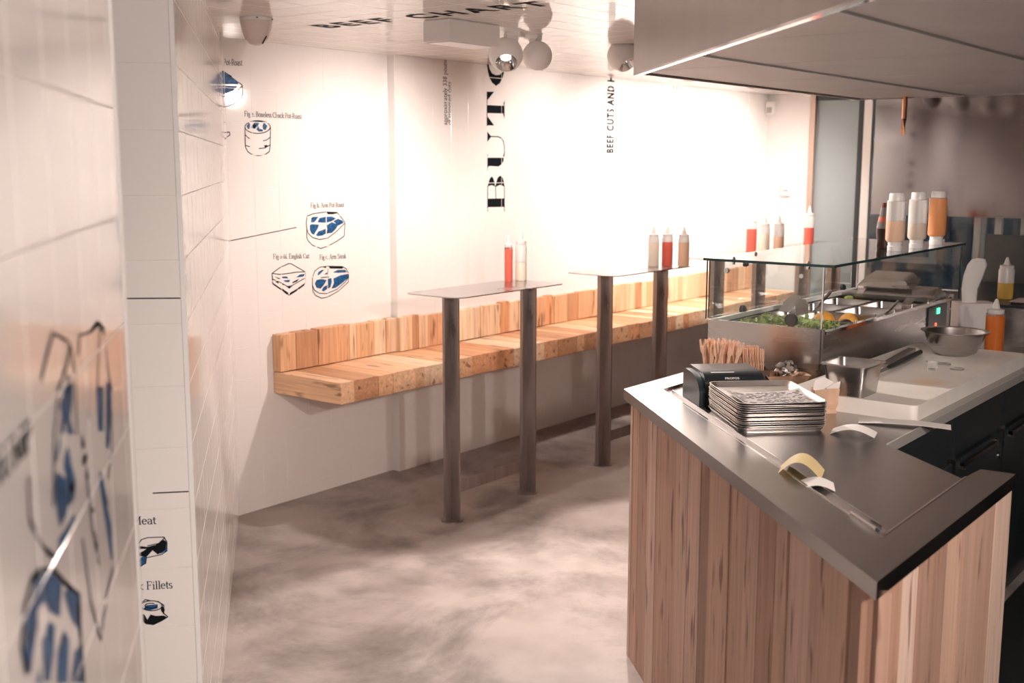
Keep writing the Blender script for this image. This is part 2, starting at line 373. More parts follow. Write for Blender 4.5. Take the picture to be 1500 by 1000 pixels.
# a small seriffed alphabet, skeletons in em units: (advance, strokes, serifs)
def sf(*a): return [[(x-w/2, y), (x+w/2, y)] for x, y, w in a]
GL = {
 'o': (.48, [arc(.24, .22, .19, .22, 0, 360, 16)], []),
 'e': (.44, [[(.05, .25), (.39, .25)]+arc(.22, .22, .17, .22, 8, 315, 14)], []),
 'c': (.42, [arc(.23, .22, .18, .22, 50, 315, 14)], []),
 'a': (.45, [arc(.21, .32, .14, .12, 160, 0, 8)+[(.35, .32), (.35, .05), (.42, .0)], arc(.2, .12, .14, .12, 70, 330, 10)], []),
 't': (.30, [[(.14, .58), (.14, .08), (.2, .0), (.28, .03)]], [[(.03, .43), (.27, .43)]]),
 'l': (.26, [[(.13, .7), (.13, 0)]], sf((.13, 0, .2), (.1, .69, .12))),
 'i': (.26, [[(.13, .43), (.13, 0)], [(.13, .62), (.13, .57)]], sf((.13, 0, .2), (.1, .42, .12))),
 'k': (.48, [[(.11, .7), (.11, 0)], [(.38, .43), (.13, .2)], [(.2, .26), (.4, 0)]], sf((.11, 0, .18), (.08, .69, .1), (.4, 0, .16), (.37, .43, .16))),
 's': (.36, [arc(.18, .33, .12, .11, 30, 270, 9)+arc(.18, .11, .13, .11, 90, -150, 9)], []),
 'n': (.52, [[(.12, .43), (.12, 0)], arc(.25, .28, .14, .15, 160, 0, 8)+[(.39, 0)]], sf((.12, 0, .18), (.39, 0, .18), (.09, .42, .1))),
 'm': (.78, [[(.12, .43), (.12, 0)], arc(.25, .28, .13, .15, 160, 0, 8)+[(.38, 0)], arc(.51, .28, .13, .15, 160, 0, 8)+[(.64, 0)]], sf((.12, 0, .17), (.38, 0, .17), (.64, 0, .17), (.09, .42, .1))),
 'r': (.36, [[(.12, .43), (.12, 0)], arc(.25, .28, .13, .14, 160, 40, 6)], sf((.12, 0, .2), (.09, .42, .1))),
 'u': (.52, [[(.12, .43), (.12, .15)]+arc(.25, .15, .13, .14, 180, 330, 7), [(.39, .43), (.39, 0)]], sf((.08, .42, .12), (.35, .42, .12), (.43, 0, .1))),
 'h': (.52, [[(.12, .7), (.12, 0)], arc(.25, .28, .14, .15, 160, 0, 8)+[(.39, 0)]], sf((.12, 0, .18), (.39, 0, .18), (.09, .69, .1))),
 'b': (.50, [[(.11, .7), (.11, .02)], arc(.26, .22, .17, .22, 150, -150, 14)], sf((.08, .69, .1))),
 'd': (.50, [[(.40, .7), (.40, 0)], arc(.24, .22, .17, .22, 30, 330, 14)], sf((.37, .69, .1), (.44, 0, .08))),
 'p': (.50, [[(.11, .43), (.11, -.2)], arc(.26, .22, .17, .22, 150, -150, 14)], sf((.08, .42, .1), (.11, -.2, .2))),
 'g': (.46, [arc(.22, .28, .15, .15, 0, 360, 12), arc(.23, -.08, .18, .11, 150, 450, 12), [(.16, .14), (.14, .06), (.3, .03)]], []),
 'B': (.62, [[(.14, .68), (.14, 0)], arc(.3, .52, .18, .16, 90, -90, 8), arc(.32, .18, .21, .18, 90, -90, 8)], [[(.04, .68), (.32, .68)], [(.14, .36), (.32, .36)], [(.04, 0), (.32, 0)]]),
 'C': (.64, [arc(.36, .34, .28, .35, 45, 315, 16)], [[(.57, .45), (.57, .66)]]),
 'P': (.58, [[(.14, .68), (.14, 0)], arc(.3, .49, .2, .19, 90, -90, 8)], [[(.04, .68), (.3, .68)], [(.14, .3), (.3, .3)], [(.04, 0), (.26, 0)]]),
 'R': (.64, [[(.14, .68), (.14, 0)], arc(.3, .5, .2, .18, 90, -90, 8), [(.3, .32), (.56, 0)]], [[(.04, .68), (.3, .68)], [(.14, .32), (.3, .32)], [(.04, 0), (.25, 0)], [(.5, 0), (.64, 0)]]),
 'F': (.56, [[(.14, .68), (.14, 0)]], [[(.04, .68), (.5, .68)], [(.14, .36), (.38, .36)], [(.04, 0), (.26, 0)], [(.5, .68), (.5, .54)], [(.38, .44), (.38, .28)]]),
 'E': (.60, [[(.14, .68), (.14, 0)]], [[(.04, .68), (.52, .68)], [(.14, .36), (.38, .36)], [(.04, 0), (.54, 0)], [(.52, .68), (.52, .54)], [(.54, 0), (.54, .15)], [(.38, .44), (.38, .28)]]),
 'A': (.68, [[(.34, .7), (.58, 0)]], [[(.34, .7), (.1, 0)], [(.18, .25), (.48, .25)], [(.02, 0), (.2, 0)], [(.48, 0), (.68, 0)]]),
 'M': (.86, [[(.15, .68), (.42, .04)], [(.71, .68), (.71, 0)]], [[(.42, .04), (.70, .68)], [(.15, .68), (.13, 0)], [(.03, 0), (.25, 0)], [(.6, 0), (.82, 0)], [(.04, .68), (.18, .68)], [(.68, .68), (.82, .68)]]),
 'U': (.68, [[(.14, .68), (.14, .2)]+arc(.34, .2, .2, .2, 180, 270, 6)], [arc(.34, .2, .2, .2, 270, 360, 6)+[(.54, .68)], [(.03, .68), (.26, .68)], [(.46, .68), (.64, .68)]]),
 'S': (.52, [arc(.26, .51, .18, .17, 30, 270, 9)+arc(.26, .17, .2, .17, 90, -150, 9)], []),
 '-': (.30, [], [[(.04, .22), (.26, .22)], [(.04, .245), (.26, .245)]]),
 '.': (.22, [[(.1, .07), (.1, .0)]], []), ' ': (.26, [], []),
}
def serif_text(txt, w=.105, thin=.04, slant=0.):
    out = []; x = 0
    for ch in txt:
        adv, st, se = GL[ch]
        for s in st: out += [tuple((p[0]+x+slant*p[1], p[1]) for p in q) for q in stroke(s, w, thin)]
        for s in se: out += [tuple((p[0]+x+slant*p[1], p[1]) for p in q) for q in stroke(s, thin)]
        x += adv
    return out, x
def sans_text(txt, bold=0., size=1., space=1.):
    c = bpy.data.curves.new('t', 'FONT'); c.body = txt; c.size = size; c.offset = bold; c.resolution_u = 3; c.space_character = space; c.fill_mode = 'FRONT'
    o = bpy.data.objects.new('t', c); COL.objects.link(o)
    dg = bpy.context.evaluated_depsgraph_get(); me = o.evaluated_get(dg).to_mesh()
    tr = [tuple((me.vertices[i].co.x, me.vertices[i].co.y) for i in p.vertices) for p in me.polygons]
    bpy.data.objects.remove(o); bpy.data.curves.remove(c)
    return tr
def fit(tris, org, du, dv):
    """map text units so that its bounding box spans org + du (along), + dv (cap height, per unit)"""
    xs = [p[0] for t in tris for p in t]; x0, x1 = min(xs), max(xs); ys = [p[1] for t in tris for p in t]; h = max(ys)
    return [tuple((org[0]+du[0]*(p[0]-x0)/(x1-x0)+dv[0]*p[1]/h, org[1]+du[1]*(p[0]-x0)/(x1-x0)+dv[1]*p[1]/h) for p in t) for t in tris]
# ================================================================== the room
XE = 5.45                                   # end wall with the shop front
A_ = math.radians(40.3)
D = Vector((math.sin(A_), math.cos(A_), 0)); N = Vector((math.cos(A_), -math.sin(A_), 0)); UP = Vector((0, 0, 1))
U_J, U_N = -2.668, -3.732                    # far jamb and near edge of the opening in the slanted wall
o = MB().bb(-7, 12, -9, 6, -.12, 0).build('floor', MATS['concrete']); struct(o, 'mottled polished concrete floor', 'floor')
STEP = 1.065
wb = MB().bb(-.02, STEP, .0007, .2, 0, ZC+.1).bb(STEP, XE+.15, -.0493, .2, 0, ZC+.1).build('wall_back', M_GROUT); struct(wb, 'long white glazed tile wall behind the timber bench')
PB1 = Plane((0, 0, 0), (1, 0, 0), UP, (0, -1, 0), .1565, .06)
PB2 = Plane((0, -.05, 0), (1, 0, 0), UP, (0, -1, 0), .1565, .06)

tiles(PB2, [(STEP, XE-.001, 0, ZC)], wb, M_TILE, 215)
tiles(PB1, [(.003, STEP-.001, 0, ZC)], wb, M_TILE, 85)
MB().bb(STEP-.004, STEP+.001, -.05, -.0, 0, ZC).build('corner_strip', M_TRIM, wb)
# slanted wall on the left, in two lengths with an opening between them
def wall_seg(name, u0, u1, th, label):
    poly = [tuple((D*u+N*h)[:2]) for u, h in ((u0, -.0007), (u1, -.0007), (u1, -th), (u0, -th))]
    o = MB().prism(poly, 0, ZC+.1).build(name, M_GROUT); return struct(o, label)
PL_ = Plane((0, 0, 0), D, UP, N, -.02-1.35*3, .095)
PL_.u0 = -4.10
wl = wall_seg('wall_left', U_J+.003, -.003, .5, 'slanted white tile wall running to the bench wall, with a printed jamb')
tiles(PL_, [(U_J+.008, -.004, 0, ZC)], wl, M_TILE, 250)
PJ = Plane(D*U_J, N, UP, -D, -.1335, .095)
tiles(PJ, [(-.5, -.008, 0, ZC)], wl, M_TILE, 50, name='jamb_tile')
wf = wall_seg('wall_front', -7.2, U_N-.003, .5, 'slanted white tile wall with large blue meat drawings, before the opening')
tiles(PL_, [(-7.2, U_N-.008, 0, ZC)], wf, M_TILE, 120)
for k, (u, w_) in enumerate(((U_J, wl), (U_N, wf))):
    c = D*u; tr = MB().box(c+N*-.003+UP*(ZC/2)+D*(.0045 if k == 0 else -.0045), (.011, .011, ZC), rz=-A_).build('trim_%d' % (k+1), M_TRIM)
    struct(tr, 'thin white edging strip on the far jamb corner' if k == 0 else 'thin white edging strip on the edge of the drawing wall', 'trim')
# ceiling
ce = MB().bb(-7, XE+.15, -7.5, .2, ZC+.0007, ZC+.12).build('ceiling', M_GROUT); struct(ce, 'glossy white tiled ceiling', 'ceiling')
PC = Plane((0, 0, ZC), (0, -1, 0), (-1, 0, 0), (0, 0, -1), .05, .02)
tiles(PC, [(.0, 4.2, -XE, 1.6)], ce, M_CEIL, 300, tilt=.0012)
# end wall: plaster return, door frame, glazing, steel sheet
we = MB().bb(XE, XE+.15, -.43, .0, 0, ZC).build('wall_end', M_WHITE); struct(we, 'short white wall between the bench wall and the shop front')
MB().bb(XE-.02, XE+.08, -.472, -.43, 0, ZC).build('door_frame', mat('bronze_frame', (.48, .36, .30), rough=.35, metal=.6), we)
w1 = MB().bb(XE, XE+.06, -.862, -.823, 0, ZC).bb(XE, XE+.05, -5., -.472, ZC-.06, ZC).build('window_1', mat('dark_frame', (.03, .04, .045), rough=.4)); struct(w1, 'shop front glazing with a dark post and pale posts', 'window')
MB().bb(XE+.02, XE+.035, -.823, -.472, .05, ZC-.06).build('pane', M_FROST, w1)
MB().bb(XE+.02, XE+.03, -5, -.93, .05, ZC-.06).build('pane', M_GLASS, w1)
MB().bb(XE, XE+.05, -.93, -.866, 0, ZC-.05).build('post', M_TRIM, w1)
for px in (1428, 1459, 1497):
    y = Xp(px, 350, XE).y; MB().bb(XE+.032, XE+.08, y-.022, y+.022, 0, ZC).build('post', M_TRIM, w1)
zb = Xp(1300, 314, XE).z
MB().bb(XE-.03, XE-.015, -5, -.968, zb, ZC).build('steel_sheet', mat('sheet_steel', (.23, .22, .22), rough=.07, metal=1., var=.08, vscale=2), w1, label='brushed steel sheet covering the upper glazing')
wr = MB().bb(-1.2, XE+.1, -5.1, -4.9, 0, ZC).build('wall_right', mat('kitchen_wall', (.09, .09, .09), rough=.4)); struct(wr, 'dark kitchen wall behind the serving counter')
# ------------------------------------------------------------------ printing on the walls
def WP(pl, pts): return [pl.px(*p) for p in pts]
def crop(x0, y0, s, pts): return [(x0+p[0]/s, y0+p[1]/s) for p in pts]
# big letters up the wall: B U T C
def c3(*p): return crop(690, 140, 5.556, p)
def c4(*p): return crop(690, 0, 7.69, p)
big = []
def poly(pl, pts): return fill(WP(pl, pts))
def pline(pl, pts, w): return stroke(WP(pl, pts), w)
for q in [((133, 838), (272, 836), (272, 905), (133, 908)), ((133, 910), (137, 910), (137, 945)), ((272, 906), (266, 908), (272, 942)),
          ((135, 740), (140, 715), (152, 675), (168, 657), (182, 675), (190, 705), (196, 740), (185, 735), (168, 728), (150, 733)),
          ((197, 745), (203, 712), (215, 670), (236, 650), (257, 668), (267, 700), (271, 740), (258, 735), (236, 726), (213, 735)),
          ((132, 505), (266, 505), (262, 535), (245, 562), (222, 577), (150, 572), (138, 580), (133, 615)),
          ((132, 470), (138, 490), (132, 500)), ((132, 293), (165, 333), (132, 375)), ((258, 498), (268, 465), (273, 440), (272, 495)),
          ((130, 77), (272, 83), (272, 146), (130, 142)), ((131, 165), (188, 243), (131, 243)), ((131, 38), (188, -32), (131, -32)),
          ((260, 148), (272, 190), (272, 146)), ((260, 80), (272, 35), (272, 83))]:
    big += poly(PB2, c3(*q))
for pts in [((135, 940), (135, 735)), ((271, 940), (271, 735)), ((202, 838), (198, 740)), ((130, -32), (130, 245)),
            ((160, 333), (220, 334), (245, 345), (262, 370), (271, 410), (272, 470))]:
    big += pline(PB2, c3(*pts), .006)
big += poly(PB2, c4((183, 660), (178, 730), (190, 810), (205, 870), (235, 930), (280, 968), (325, 935), (355, 870), (370, 815), (372, 740), (365, 660), (350, 640), (362, 740), (352, 815), (320, 842), (275, 846), (235, 825), (210, 780), (196, 720), (200, 645)))
print_on(PB2, big, M_INK, wb, 'lettering', 'large black letters BUTC running up the tiles')
# sans lettering up the wall
def up_text(pl, txt, p0, p1, pt, m, bold=.0, label=None, space=1.):
    a = pl.px(*p0); b = pl.px(*p1); c = pl.px(*pt)
    print_on(pl, fit(sans_text(txt, bold, space=space), a, (0, b[1]-a[1]), (c[0]-a[0], 0)), m, wb, 'lettering', label)
up_text(PB2, 'BEEF CUTS AND HO', (898, 224), (898, 101), (888, 224), M_INK, .045, 'black words BEEF CUTS AND HO running up the tiles', 1.2)
up_text(PB2, 'approximately 338 pounds', (655, 183), (655, 82), (649, 183), M_GINK, .012, 'small grey words approximately 338 pounds')
up_text(PB2, 'of trimmed cuts', (661, 183), (661, 120), (655.5, 183), M_GINK, .012, 'small grey words of trimmed cuts')
st = []
for x in (986.5, 991.5):
    y = 126
    while y < 250:
        l = random.uniform(3, 9); st += pline(PB2, [(x, y), (x, y+l)], .006); y += l+random.uniform(2, 3)
print_on(PB2, st, M_GINK, wb, 'small_print', 'two faint columns of tiny grey print')
# captions and cuts of meat on the bench wall
def cap(pl, txt, p0, p1, hpx, m, slant=0., parent=None, w=.12, thin=.05):
    tr, _ = serif_text(txt, w, thin, slant); a = pl.px(*p0); b = pl.px(*p1); t = pl.px(p0[0], p0[1]-hpx)
    print_on(pl, fit(tr, a, (b[0]-a[0], b[1]-a[1]), (0, t[1]-a[1])), m, parent or wb, 'caption', 'small serif caption reading '+txt.replace('.', ''))
cap(PB1, 'Pot-Roast', (327, 95), (355, 96), 9, M_GINK)
cap(PB1, 'Fig e. Boneless Chuck Pot-Roast', (358, 170), (442, 174), 8, M_GINK)
cap(PB1, 'Fig b. Arm Pot Roast', (455, 304), (504, 303), 7.5, M_GINK)
cap(PB1, 'Fig a-iii. English Cut', (400, 379), (453, 378), 7.5, M_GINK)
cap(PB1, 'Fig c. Arm Steak', (468, 380), (507, 378), 7.5, M_GINK)
cap(PB1, 'et', (326, 182), (332, 182), 6, M_GINK)
print_on(PB1, pline(PB1, [(335, 353), (434, 333)], .0045), M_GINK, wb, 'pointer_line')
def drawing(pl, parent, label, white=(), blue=(), black=(), lines=(), lw=.004, conv=lambda p: p):
    for i, (src, m, nm, h) in enumerate(((white, M_WPRINT, 'drawing_ground', .0004), (blue, M_BLUE, 'drawing_tint', .0007), (black, M_INK, 'drawing_shade', .0009))):
        tr = []
        for p in src: tr += fill(WP(pl, conv(p)))
        if tr: print_on(pl, tr, m, parent, nm, label if nm == 'drawing_tint' else None, h)
    tr = []
    for p in lines: tr += stroke(WP(pl, conv(p)), lw)
    if tr: print_on(pl, tr, M_INK, parent, 'drawing_line', None, .0011)
# Arm pot roast, English cut, Arm steak: crop (390,290) scale 6.667
k7 = lambda pts: crop(390, 290, 6.667, pts)
drawing(PB1, wb, 'blue and black drawing of an arm pot roast', conv=k7,
    blue=[((435, 235), (440, 200), (465, 180), (510, 180), (485, 215), (465, 238)), ((500, 235), (520, 195), (580, 182), (582, 240), (540, 240)),
          ((425, 265), (445, 255), (515, 260), (500, 300), (480, 330), (465, 358), (440, 345), (426, 310)), ((485, 360), (510, 325), (580, 300), (582, 345), (550, 365), (500, 372)),
          ((590, 240), (590, 182), (640, 180), (680, 200), (640, 225)), ((595, 345), (600, 260), (640, 235), (700, 260), (680, 300), (640, 340)), ((655, 225), (700, 203), (745, 220), (755, 240), (700, 270), (680, 250))],
    black=[((588, 138), (690, 136), (690, 150), (650, 158), (600, 158)), ((435, 200), (460, 180), (475, 182), (450, 205)), ((475, 150), (520, 142), (520, 150))],
    lines=[((395, 300), (395, 390), (410, 420), (450, 460), (530, 492), (600, 470), (690, 420), (760, 370), (768, 240), (740, 200), (690, 140), (580, 135), (460, 152), (400, 175), (388, 240), (395, 300), (410, 345), (450, 385), (520, 405), (600, 390), (680, 330), (765, 245)), ((590, 260), (600, 300), (590, 350))])
drawing(PB1, wb, 'black drawing of a layered English cut', conv=k7,
    blue=[((150, 768), (200, 765), (215, 785), (160, 782)), ((290, 775), (330, 745), (375, 740), (365, 765)), ((160, 800), (230, 795), (225, 820), (190, 820)), ((195, 860), (260, 850), (225, 880))],
    black=[((80, 765), (140, 785), (120, 790)), ((80, 800), (115, 815), (120, 835), (95, 822)), ((145, 875), (215, 925), (215, 945), (190, 935), (150, 895)), ((230, 925), (310, 880), (300, 905), (230, 950)), ((60, 825), (140, 880), (138, 895), (60, 840)),
           ((310, 875), (370, 835), (372, 850), (315, 895)), ((190, 860), (235, 872), (270, 848), (225, 885)), ((255, 820), (320, 785), (300, 815), (255, 832)), ((150, 830), (185, 850), (160, 848))],
    lines=[((55, 735), (130, 680), (215, 640), (240, 640), (300, 675), (380, 720), (380, 830), (220, 948), (60, 830), (55, 735), (130, 745), (220, 735), (300, 722), (380, 720)), ((60, 760), (60, 830)), ((60, 790), (150, 830), (220, 870), (380, 780))])
drawing(PB1, wb, 'blue and black drawing of an arm steak', conv=k7,
    blue=[((500, 745), (510, 720), (545, 700), (565, 702), (535, 730), (510, 755)), ((475, 835), (490, 800), (540, 790), (590, 800), (560, 850), (530, 885), (490, 875)), ((540, 900), (560, 865), (595, 850), (592, 890), (560, 912)),
          ((605, 885), (600, 790), (635, 780), (640, 820), (625, 870)), ((635, 885), (660, 830), (655, 785), (720, 755), (805, 738), (800, 780), (740, 830), (680, 875)), ((650, 725), (700, 700), (770, 700), (790, 725), (700, 730))],
    black=[((610, 668), (750, 670), (745, 690), (620, 688)), ((565, 745), (600, 720), (595, 745)), ((545, 672), (585, 668), (580, 685)), ((530, 772), (610, 765), (612, 775), (535, 780))],
    lines=[((450, 850), (455, 910), (480, 950), (540, 978), (600, 965), (700, 910), (800, 820), (805, 740), (780, 690), (740, 668), (600, 665), (520, 675), (470, 715), (450, 780), (450, 850), (470, 900), (520, 930), (590, 932), (690, 890), (770, 820), (805, 770)), ((600, 690), (598, 880))])
# rolled pot roast (crop 280,60 scale 5.556) and the shoulder piece behind the wall end
k6 = lambda pts: crop(280, 60, 5.556, pts)
drawing(PB1, wb, 'drawing of a rolled boneless chuck roast', conv=k6,
    blue=[((450, 690), (470, 665), (480, 675), (475, 715), (460, 715)), ((485, 705), (520, 655), (560, 650), (545, 685), (520, 715)), ((530, 720), (545, 690), (555, 715), (580, 720), (585, 735), (550, 738)), ((580, 690), (590, 660), (620, 690), (605, 725), (585, 720))],
    black=[((490, 690), (510, 675), (530, 690), (510, 712)), ((540, 648), (590, 652), (575, 665)), ((590, 850), (615, 845), (630, 858), (600, 866))],
    lines=[arc(540, 700, 103, 52, 0, 360, 24), ((437, 700), (440, 860), (460, 900), (490, 922), (545, 933), (600, 925), (635, 900), (642, 850), (645, 700)), ((437, 760), (460, 785), (475, 795)), ((640, 785), (615, 805), (585, 812)), ((440, 850), (475, 860)), ((550, 875), (600, 870), (642, 845))])
drawing(PB1, wb, 'blue drawing of a shoulder pot roast', conv=k6,
    blue=[((246, 350), (246, 235), (290, 260), (340, 300), (385, 335), (380, 352)), ((250, 362), (375, 368), (345, 405), (295, 425), (262, 435)), ((160, 350), (190, 260), (238, 240), (238, 430), (190, 400))],
    black=[((250, 240), (275, 252), (262, 262)), ((290, 262), (330, 285), (325, 298)), ((255, 380), (320, 372), (300, 385))],
    lines=[((385, 335), (415, 360), (420, 430), (400, 470), (350, 510), (300, 530), (260, 538), (200, 520)), ((415, 365), (370, 410), (310, 440), (255, 455)), ((275, 745), (310, 740), (315, 765), (285, 785), (270, 805))])
# print on the far jamb
kJ = lambda pts: crop(0, 700, 3.333, pts)
print_on(PJ, pline(PJ, [(183, 437), (264, 436.5)], .003), M_INK, wl, 'rule_line')
print_on(PJ, pline(PJ, [(224, 722), (276, 719.5)], .003), M_INK, wl, 'rule_line')
cap(PJ, 'Meat', (193, 768), (229, 767), 12, M_INK, parent=wl, w=.1)
cap(PJ, 'k Fillets', (203, 863.5), (253, 861), 12, M_INK, parent=wl, w=.1)
drawing(PJ, wl, 'small blue and black drawing of a cut of meat', conv=kJ, lw=.0022,
    blue=[((670, 420), (690, 385), (715, 380), (712, 415), (690, 432)), ((780, 370), (815, 355), (818, 320), (800, 300), (790, 340))],
    black=[((670, 330), (720, 335), (760, 325), (800, 300), (812, 310), (808, 350), (770, 372), (745, 352), (715, 385), (685, 380), (670, 372), (700, 355), (715, 345), (670, 345))],
    lines=[((672, 330), (690, 300), (720, 290), (800, 287), (815, 310), (815, 355), (790, 372), (715, 388), (712, 415), (680, 432)), ((720, 330), (775, 318), (805, 290))])
drawing(PJ, wl, 'small blue and black drawing of a rolled fillet', conv=kJ, lw=.0024,
    blue=[((700, 640), (715, 620), (770, 615), (770, 635), (730, 645)), ((730, 690), (780, 680), (770, 700), (740, 705))],
    black=[((690, 660), (705, 665), (720, 690), (735, 665), (760, 672), (800, 670), (815, 678), (780, 700), (750, 712), (715, 708), (692, 690)), ((790, 620), (805, 640), (800, 665), (785, 645))],
    lines=[arc(740, 622, 52, 24, 0, 360, 20), arc(738, 622, 30, 12, 0, 300, 14), ((690, 655), (690, 690), (715, 710), (750, 714), (790, 695), (820, 676), (800, 660), (800, 620), (770, 600)), ((690, 610), (710, 592), (735, 598))])
# large drawings on the near wall (crop 0,450 scale 3.447 and crop 0,700 scale 3.333)
kN = lambda pts: crop(0, 450, 3.447, pts); kM = lambda pts: crop(0, 700, 3.333, pts)
drawing(PL_, wf, 'large blue drawing of a long hanging cut', conv=kN, lw=.006,
    blue=[((325, 400), (345, 330), (365, 400), (365, 470), (350, 560), (370, 640), (340, 640), (330, 560), (318, 640), (300, 640), (310, 540), (300, 500)), ((290, 700), (305, 640), (300, 700), (280, 790), (275, 760)), ((330, 700), (345, 720), (360, 800), (380, 880), (375, 960), (350, 1000), (330, 990), (340, 900), (320, 800)), ((285, 830), (310, 850), (320, 940), (300, 1000), (280, 990), (275, 900))],
    black=[((255, 125), (290, 132), (340, 165), (352, 190), (340, 178), (285, 148)), ((335, 390), (345, 340), (355, 400), (340, 460)), ((345, 900), (370, 880), (372, 930), (350, 935))],
    lines=[((262, 130), (230, 250), (205, 360)), ((350, 190), (330, 300), (290, 420), (270, 650), (265, 1000)), ((350, 185), (375, 330), (385, 640))])
drawing(PL_, wf, 'large blue drawing of a narrow hanging cut', conv=kN, lw=.006,
    blue=[((485, 400), (520, 400), (520, 625), (495, 625)), ((535, 370), (560, 400), (562, 500), (550, 720), (535, 700), (535, 500)), ((500, 820), (515, 850), (530, 930), (545, 1000), (520, 1000), (505, 900))],
    black=[((400, 135), (450, 120), (490, 65), (515, 90), (525, 150), (500, 90), (460, 128), (410, 145)), ((410, 630), (425, 700), (410, 720)), ((420, 740), (440, 745), (425, 800), (412, 790)), ((432, 800), (445, 860), (430, 870))],
    lines=[((400, 140), (390, 240)), ((500, 80), (490, 400)), ((520, 100), (540, 300), (560, 420)), ((440, 420), (445, 560)), ((560, 520), (562, 720), (545, 860))])
drawing(PL_, wf, 'tapering lower ends of the hanging cuts', conv=kM, lw=.006,
    blue=[((270, 0), (350, 0), (345, 90), (320, 180), (290, 240), (275, 160)), ((285, 290), (320, 250), (350, 180), (365, 190), (330, 290), (295, 370), (285, 350)), ((480, 0), (500, 10), (520, 130), (540, 220), (548, 400), (540, 395), (520, 250), (495, 100))],
    black=[((165, 262), (210, 330), (240, 350), (275, 385), (272, 405), (230, 380), (185, 310)), ((430, 80), (440, 90), (435, 130), (425, 110)), ((445, 145), (460, 150), (450, 175)), ((455, 250), (470, 290), (480, 380), (470, 330))],
    lines=[((135, 0), (140, 200), (165, 262)), ((400, 300), (440, 600), (488, 790), (520, 560), (548, 440)), ((420, 0), (450, 260), (480, 420))])
drawing(PL_, wf, 'large blue drawing of a fan-shaped cut', conv=kM, lw=.008,
    blue=[((115, 900), (125, 700), (165, 540), (180, 640), (180, 720), (160, 850), (145, 960)), ((165, 520), (210, 455), (260, 470), (300, 520), (290, 680), (240, 650), (215, 600), (185, 640)), ((205, 800), (235, 700), (265, 720), (260, 850), (240, 1000), (215, 990)),
          ((280, 850), (310, 740), (335, 790), (325, 1000), (275, 1000)), ((310, 560), (340, 530), (385, 570), (390, 760), (350, 690), (325, 620)), ((345, 1000), (365, 850), (395, 800), (405, 1000)), ((175, 1000), (190, 930), (200, 1000))],
    black=[((185, 450), (215, 432), (265, 440), (330, 510), (385, 560), (375, 575), (320, 535), (255, 462), (205, 452)), ((125, 920), (140, 955), (120, 900)), ((375, 600), (390, 640), (395, 760), (385, 780))],
    lines=[((190, 455), (150, 500), (115, 640), (100, 820), (125, 950)), ((385, 570), (390, 760), (408, 1000))])
tr, _ = serif_text('RUMP', .17, .06)
a = PL_.px(-14, 706); b = PL_.px(47, 652); t = PL_.px(47, 604); 
print_on(PL_, fit(tr, (a[0], b[1]), (b[0]-a[0], 0), (0, t[1]-b[1])), M_INK, wf, 'lettering', 'bold black word RUMP')
# BEEF CHART overhead
a = PC.px(478, 41.5); b = PC.px(790, 3); t = PC.px(452, 37)
print_on(PC, fit(sans_text('BEEF CHART', .035, space=1.35), (PC.px(462, 38.5)[0], a[1]), (b[0]-PC.px(462, 38.5)[0], 0), (0, t[1]-a[1])), M_INK, ce, 'lettering', 'black words BEEF CHART on the ceiling')
# ================================================================== timber wall bench
bench = thing('wall_bench', 'long wall-mounted bench of thick pale timber with an upright plank back', 'bench', (.236, -.25, .565))
rng = random.Random(11)
x = .236; first = True
while x < 5.2:
    w = .088 if first else rng.choice([.075, .1, .13, .16, .19, .22]); first = False
    x1 = min(x+w, 5.2); dz = rng.uniform(-.003, .003); dy = rng.uniform(-.004, .004)
    y1 = -.003 if x1 <= STEP-.02 else -.053
    MB().bb(x+.0008, x1-.0008, -.472+dy, y1, .565+dz, .668+dz, bev=.002).build('seat_plank', WY, bench); x = x1
x = .236
for w in [.10, .115, .03, .215, .045, .135, .085, .02, .06]+[rng.choice([.05, .07, .09, .12, .16, .2]) for _ in range(60)]:
    if x > 5.2: break
    x1 = min(x+w, 5.2); dz = rng.uniform(-.006, .006); y1 = -.003 if x1 <= STEP-.02 else -.053
    MB().bb(x+.0008, x1-.0008, (-.058 if x1 <= STEP-.02 else -.084)+rng.uniform(-.003, .003), y1, .672, .853+dz, bev=.002).build('back_plank', WZ, bench); x = x1
# ================================================================== standing tables
def rrect(x0, x1, y0, y1, r, n=6):
    P = []
    for cx, cy, a in ((x1-r, y1-r, 0), (x0+r, y1-r, 90), (x0+r, y0+r, 180), (x1-r, y0+r, 270)):
        P += arc(cx, cy, r, r, a, a+90, n)
    return P
def make_table(label):
    t = thing('standing_table', label, 'table', (0, 0, 0), 'steel standing tables along the bench')
    MB().prism(rrect(-.415, .415, -.15, .19, .055), 1.076, 1.081).build('table_top', M_STEEL, t)
    for sx in (-.295, .295):
        p = MB(); w = .049; h = .004; zt = 1.076
        poly = [(w, -h), (w, h), (h, h), (h, w), (-h, w), (-h, h), (-w, h), (-w, -h), (-h, -h), (-h, -w), (h, -w), (h, -h)]
        p.prism([(q[0]+sx, q[1]) for q in poly], .006, zt)
        l = p.build('leg', M_RAW, t)
        MB().lathe([(.052, 0), (.052, .006)], (sx, 0, 0), 20).build('foot_plate', M_RAW, l)
    MB().bb(-.245, .245, -.004, .004, .125, .185).build('foot_rail', M_RAW, t)
    return t
TX = [.875, 2.16, 3.445, 4.725]; TLAB = ['steel standing table with a tall red bottle and a clear bottle', 'steel standing table with three sauce bottles in a row', 'steel standing table behind the glass food case, red and cream bottles on it', 'steel standing table closest to the shop front glazing']
tb = make_table(TLAB[0])
for i, x in enumerate(TX):
    q = tb if i == 0 else dup(tb, (0, 0, 0), 0, TLAB[i])
    q.location = (x, -.85, 0)
